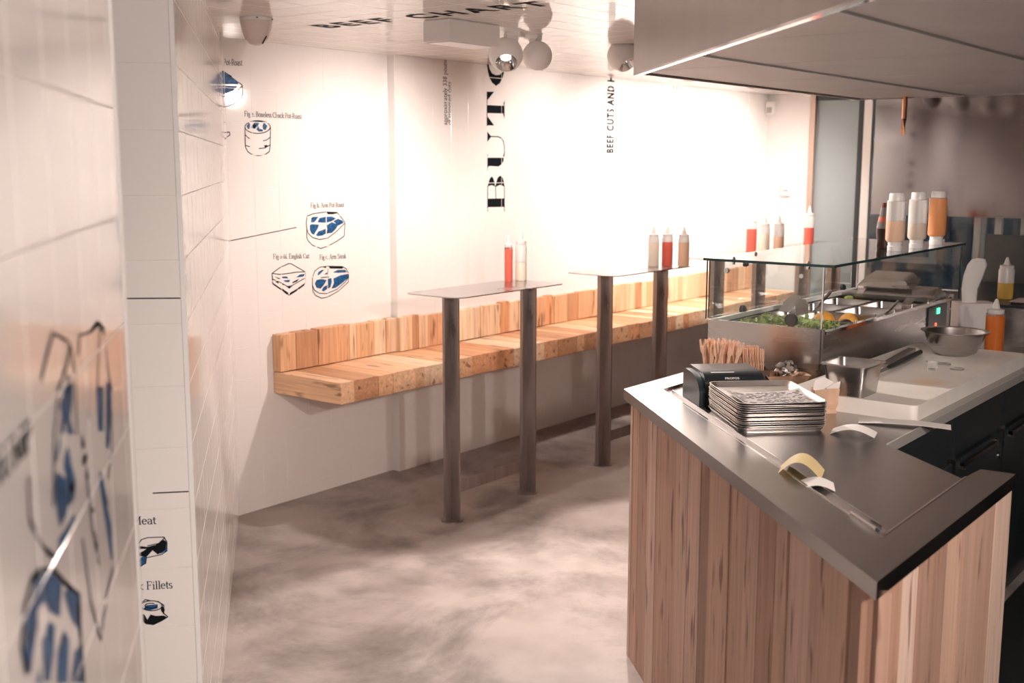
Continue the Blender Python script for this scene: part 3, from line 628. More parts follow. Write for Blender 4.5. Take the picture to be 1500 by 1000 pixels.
# ---- squeeze bottles
def lathe_obj(name, prof, m, parent, loc=(0, 0, 0), n=20, smooth=True): return MB().lathe(prof, loc, n).build(name, m, parent, smooth)
M_CLEARPL = mat('milky_plastic', (.93, .9, .87), rough=.28, trans=.35, sub=.0)
def sauce(c, name): return mat(name, c, rough=.35, trans=.0, spec=.5)
def squeeze_bottle(loc, r, h, fillm, frac, label, group, name='squeeze_bottle'):
    t = thing(name, label, 'bottle', loc, group); x, y, z = loc
    b = h*.74
    MB().lathe([(r*.93, 0), (r, .006), (r, b*frac)], loc, 20).build('filling', fillm, t, True)
    MB().lathe([(r, b*frac), (r, b*.93), (r*.86, b)], loc, 20).build('upper_body', M_CLEARPL, t, True)
    c = MB().lathe([(r*.9, b), (r*.9, b+h*.06), (r*.45, b+h*.08), (r*.2, h*.97), (r*.12, h)], loc, 16).build('nozzle_cap', M_CLEARPL, t, True)
    return t
KET = sauce((.74, .14, .10), 'ketchup'); MAYO = sauce((.90, .80, .66), 'mayonnaise'); PEACH = sauce((.90, .60, .42), 'peach_sauce'); ORG = sauce((.86, .36, .15), 'orange_sauce'); OIL = mat('oil', (.72, .46, .10), rough=.15, trans=.3)
ZT = 1.082
def on(px, py, z): p = Zp(px, py, z); return (p.x, p.y, z)
G1 = 'sauce bottles on the standing tables'
squeeze_bottle(on(745, 411.5, ZT), .021, .235, KET, .99, 'tall red squeeze bottle on the table with a clear bottle', G1)
squeeze_bottle(on(763, 410.5, ZT), .030, .25, MAYO, .5, 'pale squeeze bottle beside the tall red bottle', G1)
squeeze_bottle(on(957, 389.5, ZT), .032, .23, MAYO, .82, 'cream bottle at the bench-side end of the row of three', G1)
squeeze_bottle(on(977, 389, ZT), .032, .23, KET, .82, 'red bottle in the middle of the row of three', G1)
squeeze_bottle(on(1001, 390, ZT), .032, .23, PEACH, .82, 'peach bottle at the counter-side end of the row of three', G1)
squeeze_bottle(on(1100, 370, ZT), .034, .27, KET, .8, 'red bottle on the table behind the glass case, next to a cream bottle', G1)
squeeze_bottle(on(1119, 371.5, ZT), .034, .25, MAYO, .7, 'cream bottle between the red and peach bottles behind the glass case', G1)
squeeze_bottle(on(1140, 371.5, ZT), .034, .25, PEACH, .62, 'peach bottle on the table behind the glass case', G1)
squeeze_bottle(on(1184, 360, ZT), .036, .29, KET, .62, 'half-full red bottle by the door frame', G1)
# ================================================================== serving counter
HC = .93
A = Vector((-.186, -2.283)); TIP = Vector((-1.413, -3.603)); E1 = Vector((-.491, -3.600)); E2 = Vector((-.500, -3.520)); E3 = Vector((-.594, -3.512)); E4 = Vector((-.364, -3.235)); XR = 3.3
ctr = thing('serving_counter', 'serving counter with upright reclaimed timber planks and a steel top coming to a point', 'counter', (-.4, -2.9, 0))
dd = (TIP-A).normalized(); nn_ = Vector((-dd.y, dd.x));   # nn_ points to the kitchen side
if nn_.x < 0: nn_ = -nn_
ri, rt = Vector((-.113, -2.386)), Vector((-1.153, -3.517))
ctop = MB().prism([tuple(p) for p in (A, TIP, E1, E2, E3, rt, ri, Vector((.40, -2.386)), Vector((.40, -2.283)))], HC-.035, HC)
top = ctop.build('counter_top', M_STEELX, ctr)
MB().prism([tuple(p) for p in (ri, rt, E3, E4, Vector((XR, -3.235)), Vector((XR, -2.283)), Vector((.4002, -2.283)), Vector((.4002, -2.3862)))], HC-.035, HC-.008).build('recessed_top', M_STEELX, ctr)
MB().bb(E4.x, XR, -3.24, -3.2351, HC-.035, HC-.006).build('edge_strip', mat('pale_edge', (.62, .58, .55), rough=.4, metal=.5), ctr)
def bead(p, q, w=.0045):  # thin chrome strip added as the bright glint along the recess lip
    d_ = (q-p).normalized(); n2 = Vector((-d_.y, d_.x))*w/2
    MB().prism([tuple(v) for v in (p+n2, q+n2, q-n2, p-n2)], HC-.012, HC+.0012).build('recess_glint', M_CHROME, ctr)
bead(ri, rt); bead(rt+Vector((.003, 0)), E3); bead(ri, Vector((.4, -2.386)))
bead(ri+nn_*.03+dd*.02, rt+nn_*.03-dd*.06, .003)
# planks on the slanted face
ins = .02
def dplane(px, py): # distance along the slanted face from A
    n3 = Vector((nn_.x, nn_.y, 0)); P0 = Vector((A.x, A.y, 0))+n3*ins
    q = PLp(px, py, P0, n3); return (q.to_2d()-A).dot(dd)
Ltot = (TIP-A).length
cuts = [(916, 700), (925, 700), (934, 700), (948.5, 700), (961, 700), (991, 720), (1008, 740), (1026, 750), (1039, 760), (1068, 780), (1078, 790), (1112, 820), (1136, 840), (1153, 850), (1185, 880), (1242, 920)]
us = [0.012]+[dplane(*c) for c in cuts[1:]]+[Ltot-.03]
prng = random.Random(5)
for i in range(len(us)-1):
    a, b = us[i], us[i+1]; th = .022+prng.uniform(-.003, .003)
    g = .0018
    P = [A+dd*(a+g)+nn_*ins, A+dd*(b-g)+nn_*ins, A+dd*(b-g)+nn_*(ins+th), A+dd*(a+g)+nn_*(ins+th)]
    off = nn_*prng.uniform(-.003, .003)
    MB().prism([tuple(p+off) for p in P], .0, HC-.035).build('plank', WC, ctr)
# planks on the short end face (level run y = -3.60)
yf = -3.60+.02
xs = [Yp(px, 950, yf).x for px in (1280, 1316, 1341, 1379, 1401, 1422, 1446, 1467)]
xs[0] = TIP.x+.045; 
for i in range(len(xs)-1):
    dy = prng.uniform(-.003, .003)
    MB().bb(xs[i]+.0015, xs[i+1]-.0015, yf+dy, yf+.022+dy, 0, HC-.035).build('plank', WC, ctr)
xe = xs[-1]
# customer-side planks (towards the tables)
x = A.x+.04
while x < XR-.02:
    w = prng.choice([.08, .1, .13, .16]); x1 = min(x+w, XR-.02)
    MB().bb(x+.001, x1-.001, -2.325, -2.303, 0, HC-.035).build('plank', WC, ctr); x = x1
# dark carcase behind the planks
MB().prism([tuple(p) for p in (A+dd*.06+nn_*.05+Vector((.03, 0)), TIP-dd*.12+nn_*.06+Vector((.06, .03)), Vector((xe-.01, yf+.026)), Vector((xe-.01, -3.5)), Vector((-.60, -3.49)), Vector((-.42, -3.2)), Vector((-.19, -2.9)), Vector((-.17, -2.34)))], .0, HC-.04).build('carcase', M_DARK, ctr)
# ---- kitchen-side cabinets under the worktop
cab_x = [-.13, .42, 1.0, 1.6, 2.2, 2.8, 3.28]
clab = ['dark steel under-counter cabinet at the pointed end', 'dark under-counter fridge with a recessed bar handle', 'dark under-counter cabinet, third along from the pointed end', 'dark under-counter cabinet, fourth along from the pointed end', 'dark under-counter cabinet, fifth along from the pointed end', 'narrow dark under-counter cabinet at the far end of the counter']
for i in range(6):
    x0, x1 = cab_x[i]+.003, cab_x[i+1]-.003
    t = thing('base_cabinet', clab[i], 'cabinet', ((x0+x1)/2, -2.8, 0), 'under-counter cabinets')
    MB().bb(x0, x1, -3.16, -2.335, .0, HC-.04).build('body', M_DARK, t)
    d = MB().bb(x0+.012, x1-.012, -3.185, -3.162, .1, .70, bev=.004).build('door', M_DARK, t)
    MB().bb(x0+.004, x0+.008, -3.187, -3.162, .05, .72).build('edge_trim', M_STEEL, t)
    dr = MB().bb(x0+.012, x1-.012, -3.18, -3.162, .72, .87).build('control_panel', M_DARK, t)
    MB().bb(x0+.06, x1-.1, -3.2, -3.186, .675, .688).bb(x0+.06, x0+.075, -3.2, -3.184, .665, .69).bb(x1-.115, x1-.1, -3.2, -3.184, .665, .69).build('handle', M_STEEL, d)
    MB().lathe([(.012, 0), (.010, .01), (.004, .012)], (0, 0, 0), 12, M=None).build('knob', M_CHROME, d) if False else None
    k = MB(); k.lathe([(.012, 0), (.010, .008), (.004, .010)], (x1-.06, -3.184, .62), 12, M=Matrix.Rotation(math.pi/2, 3, 'X')); k.build('lock', M_CHROME, d, True)
tag(MB().prism([(-1.5, -4.85), (3.2, -4.85), (3.2, -3.205), (-.36, -3.21), (-.46, -3.63), (-1.5, -3.63)], .0005, .012).build('aisle_dark_sheet', mat('aisle_dark', (.016, .02, .021), rough=.6)), 'dark sheet added on the kitchen aisle floor to darken it', 'dark sheet')  # dark sheet added so the aisle floor stays dark
# ================================================================== extractor hood
HZ = 1.955
hA = Zp(928, 108.5, HZ).to_2d(); hB = Vector((1.75, hA.y+.004)); hT = Vector((-1.53, -3.66))
hood = thing('extractor_hood', 'wide stainless extractor hood with flat filter panels above the counter', 'hood', (.3, -3, HZ))
hpoly = [hA, hB, Vector((1.75, -3.9)), Vector((-1.53, -3.9)), hT]
def strip(p, q, z0, z1, th, nm, m):
    d_ = (q-p).normalized(); n2 = Vector((-d_.y, d_.x)); c = (p+q)/2
    cen = sum((v for v in hpoly), Vector((0, 0)))/5
    if (cen-c).dot(n2) < 0: n2 = -n2
    MB().prism([tuple(v) for v in (p, q, q+n2*th, p+n2*th)], z0, z1).build(nm, m, hood)
strip(hT, hA, HZ, ZC-.002, .012, 'front_panel', M_HOOD)
strip(hA+Vector((.018, 0)), hB, HZ, ZC-.002, .012, 'side_panel', M_HOOD)
strip(hB+Vector((-.012, -.013)), Vector((1.738, -3.9)), HZ, ZC-.002, .012, 'end_panel', M_HOOD)
strip(hT+Vector((.0, -.01)), Vector((-1.53, -3.9)), HZ, ZC-.002, .012, 'end_panel', M_HOOD)
MB().prism([tuple(v) for v in (hA+Vector((.03, -.02)), hB+Vector((-.02, -.02)), Vector((1.73, -3.89)), Vector((-1.51, -3.89)), hT+Vector((.03, -.01)))], HZ+.03, HZ+.05).build('backing', M_DARK, hood)
inner = [(hA.x+.045, hA.y-.022), (1.73, hA.y-.022), (1.73, -3.88), (-1.50, -3.88), (hT.x+.045, hT.y)]
ys = [hA.y-.022, -2.75, -3.40, -3.9]; xs_ = [-1.55, -.82, -.18, .45, 1.07, 1.74]
def clip_half(P, a, b):
    """keep the part of P right of the line a->b"""
    out = []; 
    f_ = lambda p: -((b[0]-a[0])*(p[1]-a[1])-(b[1]-a[1])*(p[0]-a[0]))
    for i in range(len(P)):
        p, q = P[i], P[(i+1) % len(P)]; dp, dq = f_(p), f_(q)
        if dp >= 0: out.append(p)
        if (dp >= 0) != (dq >= 0): t = dp/(dp-dq); out.append((p[0]+(q[0]-p[0])*t, p[1]+(q[1]-p[1])*t))
    return out
for j in range(3):
    for i in range(5):
        sh = 0
        P = [(xs_[i]+.003, ys[j+1]+.004), (xs_[i+1]-.003, ys[j+1]+.004), (xs_[i+1]-.003, ys[j]-.004), (xs_[i]+.003, ys[j]-.004)]
        a, b = (hT.x+.03, hT.y-.0), (hA.x+.03, hA.y-.0)
        P = clip_half(P, a, b)
        if len(P) >= 3: MB().prism(P, HZ+.006, HZ+.028).build('filter_panel', M_HOODP, hood)
for y in (-2.75, -3.40): MB().bb(-1.0 if y > -3 else -1.45, 1.72, y-.004, y+.004, HZ+.001, HZ+.0055).build('seam_rail', M_CHROME, hood) if False else None
# seam rails between the rows of panels, white in place of their bright reflection
for y in (-2.75, -3.40):
    x0 = hA.x+(y-hA.y)*(hT.x-hA.x)/(hT.y-hA.y)+.06
    MB().bb(x0, 1.72, y-.003, y+.003, HZ+.0, HZ+.02).build('seam_rail', M_TRIM, hood)
strip(hT, hA, HZ-.006, HZ, .02, 'lower_edge', M_CHROME)
# copper pipe hanging at the hood end
p0 = Xp(1326, 143, 1.70); p1 = Xp(1322, 197, 1.70)
MB().tube([(1.70, p0.y, HZ+.02), (1.70, p0.y, HZ-.03), (1.70, (p0.y+p1.y)/2-.002, (HZ+p1.z)/2-.01), (1.70, p1.y, p1.z)], .011, 12).build('copper_pipe', mat('copper', (.80, .38, .22), rough=.22, metal=1.), None, True)
tag(bpy.data.objects['copper_pipe'], 'bare copper pipe hanging down from the end of the extractor hood', 'pipe')
# ================================================================== glass food case
ZR = HC-.008                                 # level of the recessed steel top
cx0, cx1, cy0, cy1, cz = .41, 1.80, -2.72, -2.27, 1.10
case = thing('food_case', 'chilled food case with a glass screen and steel body on the counter', 'food case', ((cx0+cx1)/2, -2.5, ZR))
b = MB(); w = .012
b.bb(cx0, cx1, cy0, cy1, ZR, ZR+.02); b.bb(cx0, cx0+w, cy0, cy1, ZR+.02, cz); b.bb(cx1-w, cx1, cy0, cy1, ZR+.02, cz)
b.bb(cx0+w, cx1-w, cy0, cy0+w, ZR+.02, cz-.02); b.bb(cx0+w, cx1-w, cy1-w, cy1, ZR+.02, cz)
b.build('body', M_STEEL, case)
MB().bb(cx0+.02, cx1, cy0-.006, cy0+.014, cz-.02, cz-.008).build('front_rail', M_CHROME, case)
for k in range(6): MB().lathe([(.004, 0), (.004, .012)], (cx0+.1+k*.2, cy0+.002, cz-.008), 10).build('rail_stud', M_CHROME, case)
MB().bb(cx0+w, cx1-w, cy1-.03, cy1-w, cz-.012, cz+.004).build('back_rail', M_TRIM, case)
gz = 1.322
def pane(b_, nm='glass_pane'): return b_.build(nm, M_GLASS, case)
gp = pane(MB().bb(cx0-.01, 1.86, cy0-.03, cy1+.02, gz-.002, gz+.006), 'glass_top')
MB().bb(cx0-.014, cx0-.0102, cy0-.03, cy1+.02, gz-.003, gz+.0062).bb(cx0-.014, 1.86, cy0-.034, cy0-.0302, gz-.003, gz+.0062).bb(1.8602, 1.864, cy0-.03, cy1+.02, gz-.003, gz+.0062).build('glass_edge', M_GEDGE, gp)
g1 = pane(MB().bb(cx0+.001, cx0+.007, cy0+.012, cy1+.01, cz+.001, gz-.0045))
MB().bb(cx0, cx0+.008, cy1+.0102, cy1+.013, cz+.001, gz-.0045).build('glass_edge', M_GEDGE, g1)
MB().bb(cx0, cx0+.006, cy0+.006, cy0+.0115, cz-.14, gz-.0045).build('glass_post', M_CHROME, g1)
pane(MB().bb(cx0+.012, cx1-.01, cy1+.002, cy1+.008, cz+.006, gz-.0045))
g2 = pane(MB().bb(cx1+.036, cx1+.042, cy0-.02, cy1-.01, cz+.02, gz-.0045))
MB().bb(cx1+.034, cx1+.044, cy0-.026, cy0-.0205, cz-.02, gz-.0045).build('glass_edge', M_GEDGE, g2)
MB().bb(cx1+.034, cx1+.044, cy1-.0095, cy1-.005, cz+.0, gz-.0045).build('glass_edge', M_CHROME, g2)
MB().bb(cx1+.034, cx1+.044, cy0-.02, cy1-.01, cz+.014, cz+.0195).build('bottom_channel', M_TRIM, g2)
MB().bb(cx1-.2, cx1+.05, cy0+.002, cy1, cz-.02, cz-.001).build('end_shelf', M_STEEL, case)
def knob_px(px, py, Y=None, X=None, r=.016, m=M_BLACK):
    p = Yp(px, py, Y) if Y is not None else Xp(px, py, X)
    k = MB(); k.lathe([(r, -.012), (r*1.1, 0), (r*.6, .008)], p, 14, M=Matrix.Rotation(math.pi/2, 3, 'X') if Y is not None else Matrix.Rotation(math.pi/2, 3, 'Y'))
    k.build('clamp_knob', m, case, True)
knob_px(1090, 453, Y=cy1-.012); knob_px(1160, 468, X=cx0+.022, r=.022)
knob_px(1236, 421, Y=cy1-.012, r=.014); knob_px(1066, 396, X=cx0+.02, r=.009, m=M_CHROME); knob_px(1094, 387, Y=cy1-.01, r=.009); knob_px(1176, 404, X=cx0+.02, r=.008, m=M_CHROME)
for px, py in ((1075, 379), (1107, 372), (1184, 386), (1250, 350), (1383, 353)):
    p = Zp(px, py, gz+.006); MB().lathe([(.006, -.02), (.006, .004), (.003, .008)], p, 10).build('glass_bolt', M_CHROME, case, True)
# wedge and switches at the worker side
MB().add([(1.6, cy0+.004, cz-.012), (1.8, cy0+.004, cz-.012), (1.8, cy1-.12, cz-.012), (1.6, cy1-.12, cz-.012), (1.64, cy0+.05, cz+.025), (1.8, cy0+.05, cz+.03), (1.8, cy1-.13, cz+.03), (1.64, cy1-.13, cz+.025)],
         [(3, 2, 1, 0), (4, 5, 6, 7), (0, 1, 5, 4), (1, 2, 6, 5), (2, 3, 7, 6), (3, 0, 4, 7)]).build('sloped_end', M_STEEL, case)
sw = MB().bb(1.5, 1.74, cy0-.006, cy0-.001, ZR+.03, cz-.03).build('control_panel', M_BLACK, case)
MB().bb(1.60, 1.635, cy0-.010, cy0-.0062, 1.035, 1.06).build('green_switch', mat('green_lamp', (.05, .5, .25), rough=.3, emit=(.1, .9, .45), estr=1.2), sw)
MB().bb(1.585, 1.60, cy0-.010, cy0-.0062, .985, .997).build('red_lamp', mat('red_lamp', (.6, .05, .03), rough=.3, emit=(1, .15, .05), estr=1.2), sw)
# pans in the case
def pan_mesh(x0, x1, y0, y1, zt, dep, lip=.012, sl=.012, r=.02):
    def ring(e, z): return [(p[0], p[1], z) for p in rrect(x0+e, x1-e, y0+e, y1-e, max(.004, r-e*.3), 3)]
    L_ = [ring(0, zt-.003), ring(0, zt), ring(lip, zt), ring(lip+sl, zt-dep+.004), ring(lip+sl-.001, zt-dep), ring(lip-.002, zt-.003)]
    b = MB(); n = len(L_[0])
    P = [p for l in L_ for p in l]; F = []
    for k in range(len(L_)):
        if k == 3:
            F.append(tuple(3*n+i for i in range(n))); F.append(tuple(4*n+i for i in reversed(range(n)))); continue
        a, c = k*n, ((k+1) % len(L_))*n
        F += [(a+i, a+(i+1) % n, c+(i+1) % n, c+i) for i in range(n)]
    return b.add(P, F)
PX = [(.435, .75), (.76, 1.0), (1.01, 1.25), (1.26, 1.5)]
plab = {(0, 0): 'steel food pan full of lettuce in the glass case', (1, 0): 'small steel pan holding orange halves', (1, 1): 'small steel pan next to the lettuce, on the bench side of the case',
        (2, 0): 'small steel pan between the orange halves and the ladle', (2, 1): 'small steel pan behind the spoon handle in the glass case', (3, 0): 'small steel pan with a ladle resting in it', (3, 1): 'small steel pan of red and green vegetables'}
for i, (a, c) in enumerate(PX):
    rows = [(-2.695, -2.305)] if i == 0 else [(-2.695, -2.435), (-2.425, -2.305)] if i == 1 else [(-2.695, -2.505), (-2.495, -2.305)]
    for j, (y0, y1) in enumerate(rows):
        o = pan_mesh(a, c, y0, y1, 1.085, .10).build('food_pan', M_STEEL, None, True)
        tag(o, plab[(i, j)], 'food pan', 'steel pans in the glass case')
def blob(loc, r, m, name, seed=0, sub=3, amp=.0, sq=(1, 1, 1), freq=3):
    bm = bmesh.new(); bmesh.ops.create_icosphere(bm, subdivisions=sub, radius=1)
    rg = random.Random(seed); ph = [rg.uniform(0, 6) for _ in range(6)]
    b = MB()
    for v in bm.verts:
        c = v.co; k = 1+amp*(math.sin(freq*c.x+ph[0])*math.sin(freq*c.y+ph[1])+.6*math.sin(2.3*freq*c.z+ph[2])*math.sin(1.9*freq*c.x+ph[3]))
        b.v.append(Vector((c.x*r*k*sq[0], c.y*r*k*sq[1], c.z*r*k*sq[2]))+Vector(loc))
    b.f = [tuple(v.index for v in f.verts) for f in bm.faces]; bm.free(); return b
# lettuce heap
lt = MB(); rg = random.Random(4)
for k in range(150):
    cx = rg.uniform(.47, .72); cy = rg.uniform(-2.66, -2.35); cc = Vector((cx, cy, 1.03+.05*(1-((cx-.595)/.16)**2*.6)*rg.uniform(.6, 1.15)))
    R = Euler((rg.uniform(-.9, .9), rg.uniform(-.9, .9), rg.uniform(0, 6.3))).to_matrix(); L = rg.uniform(.022, .042); ph = rg.uniform(0, 6)
    lt.sheet([[R@Vector((u*L, v*L*.7*(1-.5*abs(u)), .012*math.sin(5*u+ph)*math.cos(4*v+ph)+.2*L*v*v))+cc for v in (-1, -.5, 0, .5, 1)] for u in (-1, -.6, -.2, .2, .6, 1)])
o = lt.build('lettuce', mat('lettuce_leaf', (.46, .56, .20), rough=.5, var=.5, vscale=40), None, True, recalc=False); tag(o, 'heap of loose green lettuce leaves in the large pan', 'lettuce', None, 'stuff')
M_ORANGE = mat('orange_peel', (.88, .42, .07), rough=.42, var=.08, vscale=60, bump=.1, bscale=120)
for (px, py, r, lab) in ((1223, 466, .043, 'round orange half beside the ladle handle'), (1249, 463, .038, 'torn orange half leaning on the far pan edge')):
    p = Vector((.865, -2.53, 1.062)) if px < 1240 else Vector((.915, -2.61, 1.062)); t = blob(p, r, M_ORANGE, 'o', int(px), 3, .02 if px < 1240 else .10).build('orange', M_ORANGE, None, True); tag(t, lab, 'fruit', 'oranges in the glass case')
for (px, py, r, m_, lab, q) in ((1238, 428, .03, mat('tomato', (.78, .13, .05), rough=.3), 'red tomato piece in the far pan', (1.2, 1, .7)), (1257, 431, .026, mat('pepper', (.80, .20, .06), rough=.3), 'red pepper strip in the far pan', (1.5, .6, .5)),
                             (1243, 434, .024, mat('green_pepper', (.40, .52, .12), rough=.35), 'green pepper slice in the far pan', (1.6, .7, .5))):
    p = Zp(px, py, 1.09); t = blob((p.x, p.y, 1.082), r, m_, 'v', int(px), 2, .1, q).build('vegetable_piece', m_, None, True); tag(t, lab, 'vegetable', 'cut vegetables in the glass case')
def rod(name, pts, r, m, label, cat, group=None, tip=None):
    t = MB().tube(pts, r, 10).build(name, m, None, True); return tag(t, label, cat, group)
# black scoop beside the oranges, ladle, tongs
p = Vector((.845, -2.625, 1.07)); t = blob(p, .026, M_BLACK, 's', 9, 3, .03, (1.3, .8, .55)).build('black_scoop', M_BLACK, None, True); tag(t, 'black plastic scoop lying against the orange halves', 'scoop')
a = Zp(1294, 463, 1.085); c = Xp(1316, 441, a.x+.16)
rod('ladle', [a, (a+c)/2, c], .005, M_STEEL, 'thin steel ladle handle standing up from the far pan', 'ladle')
a = Zp(1324, 452, 1.085); c = Xp(1335, 437, a.x+.08); lad = MB().sheet([[a+Vector((0, s*.012, 0)), (a+c)/2+Vector((0, s*.018, .004)), c+Vector((0, s*.02, 0))] for s in (-1, 0, 1)], .002).build('steel_spatula', M_STEEL); tag(lad, 'flat steel spatula leaning at the end of the pans', 'spatula')
# serving tongs beyond the lettuce
a = Zp(1148, 456, 1.10); c = Xp(1167, 432, a.x+.12); a2 = Zp(1175, 460, 1.10)
tg = thing('serving_tongs', 'broad steel serving tongs resting on the pans beyond the lettuce', 'tongs', tuple(a))
for q0, q1 in ((a, c), (a2, (c+a2)/2+Vector((.02, 0, .02)))):
    s_ = (q1-q0).cross(Vector((0, 0, 1))).normalized()*.022
    MB().sheet([[q0+s_*k, (q0+q1)/2+s_*k*1.2+Vector((0, 0, .006)), q1+s_*k*.7] for k in (-1, 0, 1)], .002).build('tong_arm', M_STEEL, tg)
p = Zp(1200, 430, 1.1); pp = Xp(1194, 436, .98); q = Xp(1215, 414, 1.1)
rod('spoon', [Vector((.95, -2.44, 1.075)), Vector((1.0, -2.45, 1.11)), Vector((1.08, -2.46, 1.155))], [.004, .006, .007], M_STEEL, 'steel spoon handle sticking up from a pan at the bench side', 'spoon')
# upturned lid and grater at the end of the case
LX = 1.66
P4 = [Xp(px, py, X) for px, py, X in ((1303, 416, LX), (1316, 406, LX+.08), (1346, 399, LX+.12), (1362, 409, LX+.1))]
l = MB().add([(1.62, -2.36, 1.132), (1.62, -2.60, 1.132), (1.79, -2.60, 1.150), (1.79, -2.36, 1.150), (1.65, -2.39, 1.172), (1.65, -2.56, 1.172), (1.77, -2.56, 1.192), (1.77, -2.39, 1.192)],
           [(0, 1, 2, 3), (4, 7, 6, 5), (0, 4, 5, 1), (1, 5, 6, 2), (2, 6, 7, 3), (3, 7, 4, 0)]).build('pan_lid', M_STEEL); tag(l, 'upturned steel pan lid at the end of the glass case', 'lid')
# bottles standing on the glass top
gt = gz+.0065
def inv_bottle(px, py, fillm, frac, label, h=.228, r=.037):
    p = Zp(px, py, gt); t = thing('dispenser_bottle', label, 'bottle', (p.x, p.y, gt), 'upturned dispenser bottles on the glass case')
    loc = (p.x, p.y, gt); k = h*.16
    MB().lathe([(r*.75, 0), (r*.78, k*.5), (r*.7, k*.55), (r*.75, k)], loc, 20).build('base_cap', M_TRIM, t, True)
    zf = k+(h*.72)*frac
    MB().lathe([(r*.86, k), (r, k+.008), (r, zf)], loc, 24).build('filling', fillm, t, True)
    if frac < .95: MB().lathe([(r, zf), (r, k+h*.70), (r*.9, k+h*.72)], loc, 24).build('upper_body', M_CLEARPL, t, True)
    MB().lathe([(r*.82, k+h*.72), (r*.8, h-.004), (r*.74, h)], loc, 24).build('top_cap', M_TRIM, t, True)
inv_bottle(1310, 367, PEACH, .5, 'upturned bottle half full of peach sauce')
inv_bottle(1342, 363, mat('beige_sauce', (.80, .66, .54), rough=.35), .4, 'upturned bottle with a little beige sauce')
inv_bottle(1371, 358, ORG, .98, 'upturned bottle full of orange sauce')
p = Zp(1294, 365, gt); cl = thing('cola_bottle', 'glass cola bottle half full beside the upturned bottles', 'bottle', (p.x, p.y, gt)); loc = (p.x, p.y, gt)
M_COLA = mat('cola', (.03, .012, .008), rough=.1)
MB().lathe([(.026, 0), (.030, .01), (.028, .04), (.031, .07), (.031, .085)], loc, 20).build('drink', M_COLA, cl, True)
MB().lathe([(.031, .085), (.029, .105), (.022, .135), (.016, .17)], loc, 20).build('glass_shoulder', mat('dark_glass', (.35, .33, .33), rough=.08, trans=.5), cl, True)
MB().lathe([(.0305, .115), (.025, .128)], loc, 20, close=False).build('label_band', mat('red_label', (.45, .08, .04), rough=.5), cl, True) if False else None
MB().lathe([(.0275, .112), (.0235, .132)], loc, 20, close=False).build('label_band', mat('red_label', (.45, .10, .05), rough=.5), cl, True)
MB().lathe([(.0135, .17), (.0145, .172), (.0145, .186), (.012, .188)], loc, 20).build('crown_cap', mat('brown_cap', (.16, .04, .03), rough=.4), cl, True)
# ================================================================== things on the recessed steel top
u1 = Vector((.714, .700, 0)); u2 = Vector((.700, -.714, 0))
FL = Vector((-.505, -2.868, ZR)); LT, WT = .335, .262
NT = 13; pit = .006
def tray_mesh():
    def ring(e, z): return [((p[0]*u1.x+p[1]*u2.x), (p[0]*u1.y+p[1]*u2.y), z) for p in rrect(-LT/2+e, LT/2-e, -WT/2+e, WT/2-e, .03-e*.4, 4)]
    L_ = [ring(.010, 0), ring(.002, .0125), ring(0, .0135), ring(0, .0145), ring(.003, .0145), ring(.011, .0012)]
    b = MB(); n = len(L_[0]); P = [p for l in L_ for p in l]; F = [tuple(reversed(range(n))), tuple(5*n+i for i in range(n))]
    for k in range(5): F += [(k*n+i, k*n+(i+1) % n, (k+1)*n+(i+1) % n, (k+1)*n+i) for i in range(n)]
    return b.add(P, F)
tc_ = FL+u1*(LT/2)+u2*(WT/2)
tray = tray_mesh().build('serving_tray', M_ALU, None, True, origin=(0, 0, 0)); TS = (.98, 1.0)
rg = random.Random(8)
for k in range(NT):
    o = tray if k == 0 else tray.copy()
    if k: COL.objects.link(o)
    o.location = tc_+Vector((rg.uniform(-.0015, .0015), rg.uniform(-.0015, .0015), k*pit+.0003)); o.rotation_euler = (0, 0, rg.uniform(-.008, .008))
    tag(o, 'aluminium serving tray, %s up from the bottom of the stack' % ('', 'second', 'third', 'fourth', 'fifth', 'sixth', 'seventh', 'eighth', 'ninth', 'tenth', 'eleventh', 'twelfth', '')[k], 'tray', 'stacked aluminium trays')
    if k == NT-1: tag(o, 'topmost aluminium serving tray of the stack, lined with printed paper', 'tray', 'stacked aluminium trays')
    if k == 0: tag(o, 'bottommost aluminium serving tray of the stack', 'tray', 'stacked aluminium trays')
zt = ZR+(NT-1)*pit+.0014
def linerz(s, t): return zt+.003+.018*max(0, (t-.3)/.7)**2.2*max(0, (s+.1)/.5)+.010*max(0, (-.35-t)/.6)**2
def LP(s, t, h=0): return tc_.xy.to_3d()+u1*(s*LT*.46)+u2*(t*WT*.46)+Vector((0, 0, linerz(s, t)+h))
ss = [-1+i*.125 for i in range(17)]
lin = thing('tray_liner', 'printed paper sheet lining the top tray, one corner curling up', 'paper', tuple(tc_.xy.to_3d()+Vector((0, 0, zt))))
MB().sheet([[LP(-.36+s*.61, t*.96) for t in ss] for s in ss], .0006).build('sheet', mat('newsprint', (.58, .53, .51), rough=.6), lin, True)
ink = MB(); rg = random.Random(2)
for r_ in range(22):
    s0 = -.92+r_*.075
    if s0 > .2: continue
    t0 = -.9
    while t0 < .88:
        l = rg.uniform(.05, .22); 
        if rg.random() < .72: ink.add([LP(s0, t0, .0009), LP(s0+.032, t0, .0009), LP(s0+.032, min(.9, t0+l), .0009), LP(s0, min(.9, t0+l), .0009)], [(0, 1, 2, 3)])
        t0 += l+rg.uniform(.03, .08)
ink.build('print', M_INK, lin, recalc=False)
